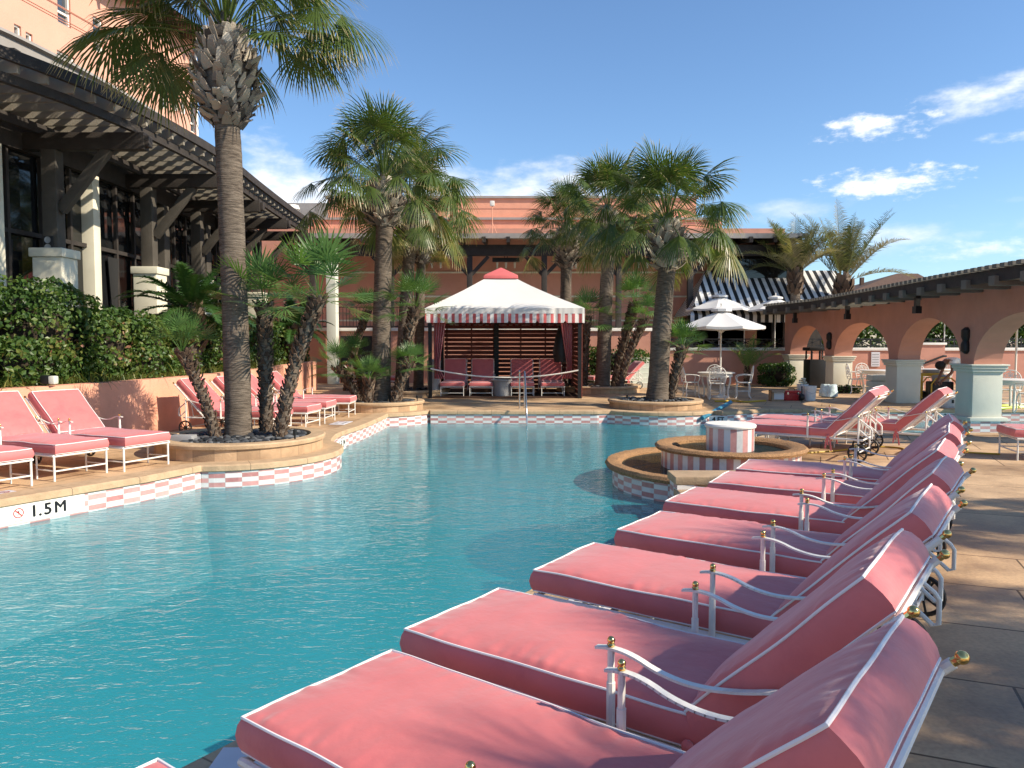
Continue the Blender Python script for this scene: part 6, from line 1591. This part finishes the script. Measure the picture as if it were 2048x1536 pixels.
def bush(label, blobs, n, size, seed, name='hedge_shrub', cat='hedge', group='clipped hedge shrubs along the planter bed', tones=(0,1)):
    rr = random.Random(seed); c = blobs[0]; z0 = min(b[2]-b[5] for b in blobs)
    t = thing(name, label, cat, (c[0],c[1],z0), 0, group, world=True)
    m = MB(); leaf_cloud(m, rr, blobs, n, size, tones); m.hasuv = True; m.build('foliage', M['hedge'], t)
    g = MB()
    for k in range(10):
        b = rr.choice(blobs); x, y = b[0]+rr.uniform(-.5,.5)*b[3], b[1]+rr.uniform(-.5,.5)*b[4]; g.tube([(x*.6+b[0]*.4,y*.6+b[1]*.4,z0),(x,y,b[2]),(x+rr.uniform(-.2,.2),y+rr.uniform(-.2,.2),b[2]+b[5]*.75)], [.022,.014,.006], 5)
    for b in blobs:
        core = MB(); core.ball((b[0],b[1],b[2]), 1, 12, 8, (b[3]*.66,b[4]*.66,b[5]*.7)); g.add(core)
    g.build('branches', M['barkdark'], t, smooth=True)
M['barkdark'] = mat('twig_bark', (.03,.022,.014), .95, .4, 12)
def hb(Y, off, zc, ax, ay, az_): return (wxs(Y)-off, Y, zc, ax, ay, az_)
bush('big hedge shrub at the left edge above the loungers', [hb(8.8,1.25,1.72,.85,1.2,.84), hb(10.6,1.2,1.74,.85,1.1,.8)], 15000, .085, 101)
bush('tall hedge shrub with reddish leaves below the cream pedestal', [hb(12.2,1.2,1.72,.85,.95,.84), hb(13.3,1.05,1.55,.75,.8,.66), hb(11.6,.75,1.25,.5,.8,.4)], 14000, .085, 103)
bush('lower hedge shrub sloping down beside the tall one', [hb(14.4,1.0,1.5,.75,.8,.62), hb(14.0,.6,1.2,.45,.7,.34)], 7500, .08, 105)
bush('rounded hedge shrub in front of the sago palm', [hb(16.0,1.0,1.48,.75,.95,.62), hb(17.1,.9,1.45,.75,.8,.6)], 9500, .08, 107)
bush('green hedge shrub behind the tall palm trunk', [hb(18.8,.95,1.55,.8,1.0,.68), hb(20.3,.95,1.5,.8,.9,.66)], 9000, .085, 109)
bush('far hedge shrub near the end of the planter wall', [hb(22.0,.9,1.55,.8,1.1,.7), hb(24.2,.9,1.5,.8,1.2,.66)], 8000, .09, 111)
bush('dark rounded bush at the foot of the pink patio wall', [(gx(1552,27.6),27.6,.42,.62,.45,.42)], 2200, .09, 113, 'garden_bush', 'bush', 'garden bushes', (0,.45))
bush('green bush behind the shaded planter right of the cabana', [(gx(1225,28.2),28.2,.7,1.3,.5,.7)], 3500, .1, 115, 'garden_bush', 'bush', 'garden bushes', (.1,.7))
bush('low weeds at the foot of the second arcade pier', [(gx(1690,23.9),23.9,.12,.55,.15,.13)], 500, .07, 117, 'garden_bush', 'weeds', 'garden bushes', (.1,.8))
def strap_clump(label, x, y, z, seed, n=90, L=.42, flowers=0):
    rr = random.Random(seed); t = thing('strap_leaf_plant', label, 'plant', (x,y,z), 0, 'strap leaved plants in the planter bed'); m = MB()
    for k in range(n):
        a = rr.random()*6.283; el = radians(rr.uniform(35,85)); d = Vector((cos(a)*cos(el),sin(a)*cos(el),sin(el))); p = Vector((rr.gauss(0,.14),rr.gauss(0,.22),0)); l = L*rr.uniform(.6,1.2); s = d.cross(Vector((0,0,1))).normalized()*.011; tone = rr.random(); i = len(m.v); q = p
        for j in range(5):
            f = j/4; w = s*(1-f*.9); m.v += [tuple(q-w),tuple(q+w)]; d = (d+Vector((0,0,-.42))).normalized(); q = q+d*l/4
        for j in range(4): m.face((i+2*j,i+2*j+1,i+2*j+3,i+2*j+2), [(tone,j/4)]*2+[(tone,(j+1)/4)]*2)
    m.hasuv = True; m.build('leaves', M['grass'], t)
    for k in range(flowers):
        f = MB(); fx, fy, fz = rr.uniform(0,.15), rr.uniform(-.35,.35), L*rr.uniform(.75,1.25)
        for j in range(5):
            a = j*1.2566; f.poly([(fx,fy,fz),(fx+.035*cos(a-.5),fy+.035*sin(a-.5),fz+.03),(fx+.06*cos(a),fy+.06*sin(a),fz+.02),(fx+.035*cos(a+.5),fy+.035*sin(a+.5),fz+.03)])
        f.build('flower', M['flower'], t)
for k, (Y, off, fl, lb) in enumerate(((13.75,.34,2,'strap leaved plant with pink flowers on the wall edge'),(14.6,.32,0,'yellowish strap leaved plant beside the flowering one'),(11.0,.36,0,'low strap leaved plant under the big hedge at the left'),(12.3,.36,0,'strap leaved plant below the reddish hedge leaves'),(16.6,.34,0,'strap leaved plant behind the leaning fan palm'),(18.2,.34,0,'strap leaved plant behind the tall palm trunk'),(20.4,.36,0,'strap leaved plant near the curved fan palm'))):
    strap_clump(lb, wxs(Y)-off, Y, .97, 200+k, 110, .4, fl)
gc = MB(); rr = random.Random(77)
for k in range(5200):
    Y = rr.uniform(6,25.4); x = wxs(Y)-.2-abs(rr.gauss(0,.22)); a = rr.random()*6.283; d = Vector((cos(a)*.5,sin(a)*.5,1)).normalized(); l = rr.uniform(.06,.2)*(.7+.6*abs(noise.noise(Vector((x,Y,0))*1.5)*2)); s = d.cross(Vector((0,0,1))).normalized()*.007; p = Vector((x,Y,.93+.08*(wxs(Y)-x))); q = p+d*l*.6; e = q+(d+Vector((cos(a)*.6,sin(a)*.6,-.3))).normalized()*l*.5; i = len(gc.v); tn = rr.random()*.9
    gc.v += [tuple(p-s),tuple(p+s),tuple(q+s),tuple(q-s),tuple(e)]; gc.face((i,i+1,i+2,i+3), [(tn,.2)]*4); gc.face((i+3,i+2,i+4), [(tn,.6)]*3)
gc.hasuv = True; tag(gc.build('ground_cover', M['grass']), kind='stuff')
t = thing('garden_light', 'small box garden light in the planter bed at the left', 'garden light', (gx(95,11.2), 11.2, .98)); m = MB(); m.bx(-.07,.05,-.05,.05,0,.13); m.build('housing', M['black'], t, bevel=.01); m = MB(); m.bx(.052,.14,-.06,.06,.0,.12); m.build('lens', M['cool'], t, bevel=.02)
def spot(x, y, z, label):
    t = thing('path_light', label, 'path light', (x,y,z), 0, 'small planter lights'); m = MB(); m.tube([(0,0,0),(0,0,.14)], .012, 6); m.build('stem', M['black'], t); m = MB(); m.lathe([(.025,0),(.03,.07),(1e-4,.075)], (0,0,.13), 10); m.build('head', M['black'], t)
spot(-3.05,10.75,.16,'thin black path light at the right side of the nearest planter'); spot(-2.2,17.8,.15,'thin black path light in the second round planter'); spot(2.75,18.3,.13,'dark path light in the pool edge planter')
t = thing('electrical_box', 'grey electrical box lying on the pebbles of the nearest planter', 'box', (-4.62,10.75,.17)); m = MB(); m.bx(-.16,.16,-.1,.1,0,.12); m.build('housing', M['grey'], t, bevel=.02)

# trees past the arcade, seen through the arches
def bushy_tree(label, x, y, h, r, seed):
    rr = random.Random(seed); t = thing('garden_tree', label, 'tree', (x,y,0), 0, 'dark trees beyond the arcade')
    m = MB(); m.tube([(0,0,0),(.1,0,h*.4),(0,.1,h*.75)], [.16,.12,.06], 8)
    for k in range(6): a = k*1.05; m.tube([(0,0,h*.4),(r*.5*cos(a),r*.5*sin(a),h*.7)], [.06,.02], 6)
    m.build('trunk', M['barkdark'], t, smooth=True)
    c = MB(); bl = [(rr.uniform(-.6,.6)*r, rr.uniform(-.6,.6)*r, h*rr.uniform(.45,.85), r*.55, r*.55, h*.22) for _ in range(7)]
    leaf_cloud(c, rr, bl, 5200, .2, (0,.6)); c.hasuv = True; c.build('crown', M['hedge'], t)
for x, y, h, r, s, lb in ((15.6,37.5,3.6,2.2,1,'dark leafy tree seen through the second arch'),(20.5,38,4.0,2.4,2,'dark leafy tree seen through the third arch'),(25.2,37,4.0,2.4,3,'dark leafy tree seen through the arch at the right edge'),(29.5,38,4.2,2.6,4,'dark leafy tree at the far right beyond the arcade')):
    bushy_tree(lb, x, y, h, r, s)

# palms and a parasol standing right of the frame: they shade the near loungers and deck
for x, y, h, s, lb in ((7.4,-1.1,3.6,81,'fan palm outside the frame that shades the nearest lounger'),(8.1,.2,3.6,83,'fan palm outside the frame that shades the second and third loungers'),(8.85,1.5,3.6,87,'fan palm outside the frame that shades the fourth lounger'),(10.1,4.6,3.6,91,'fan palm outside the frame that shades the lounger beside the fountain')):
    tall_palm(lb, (x,y,0), (x+.1,y+.1,h), .24, .2, .9, 1.18, 60, s, nseg=30)
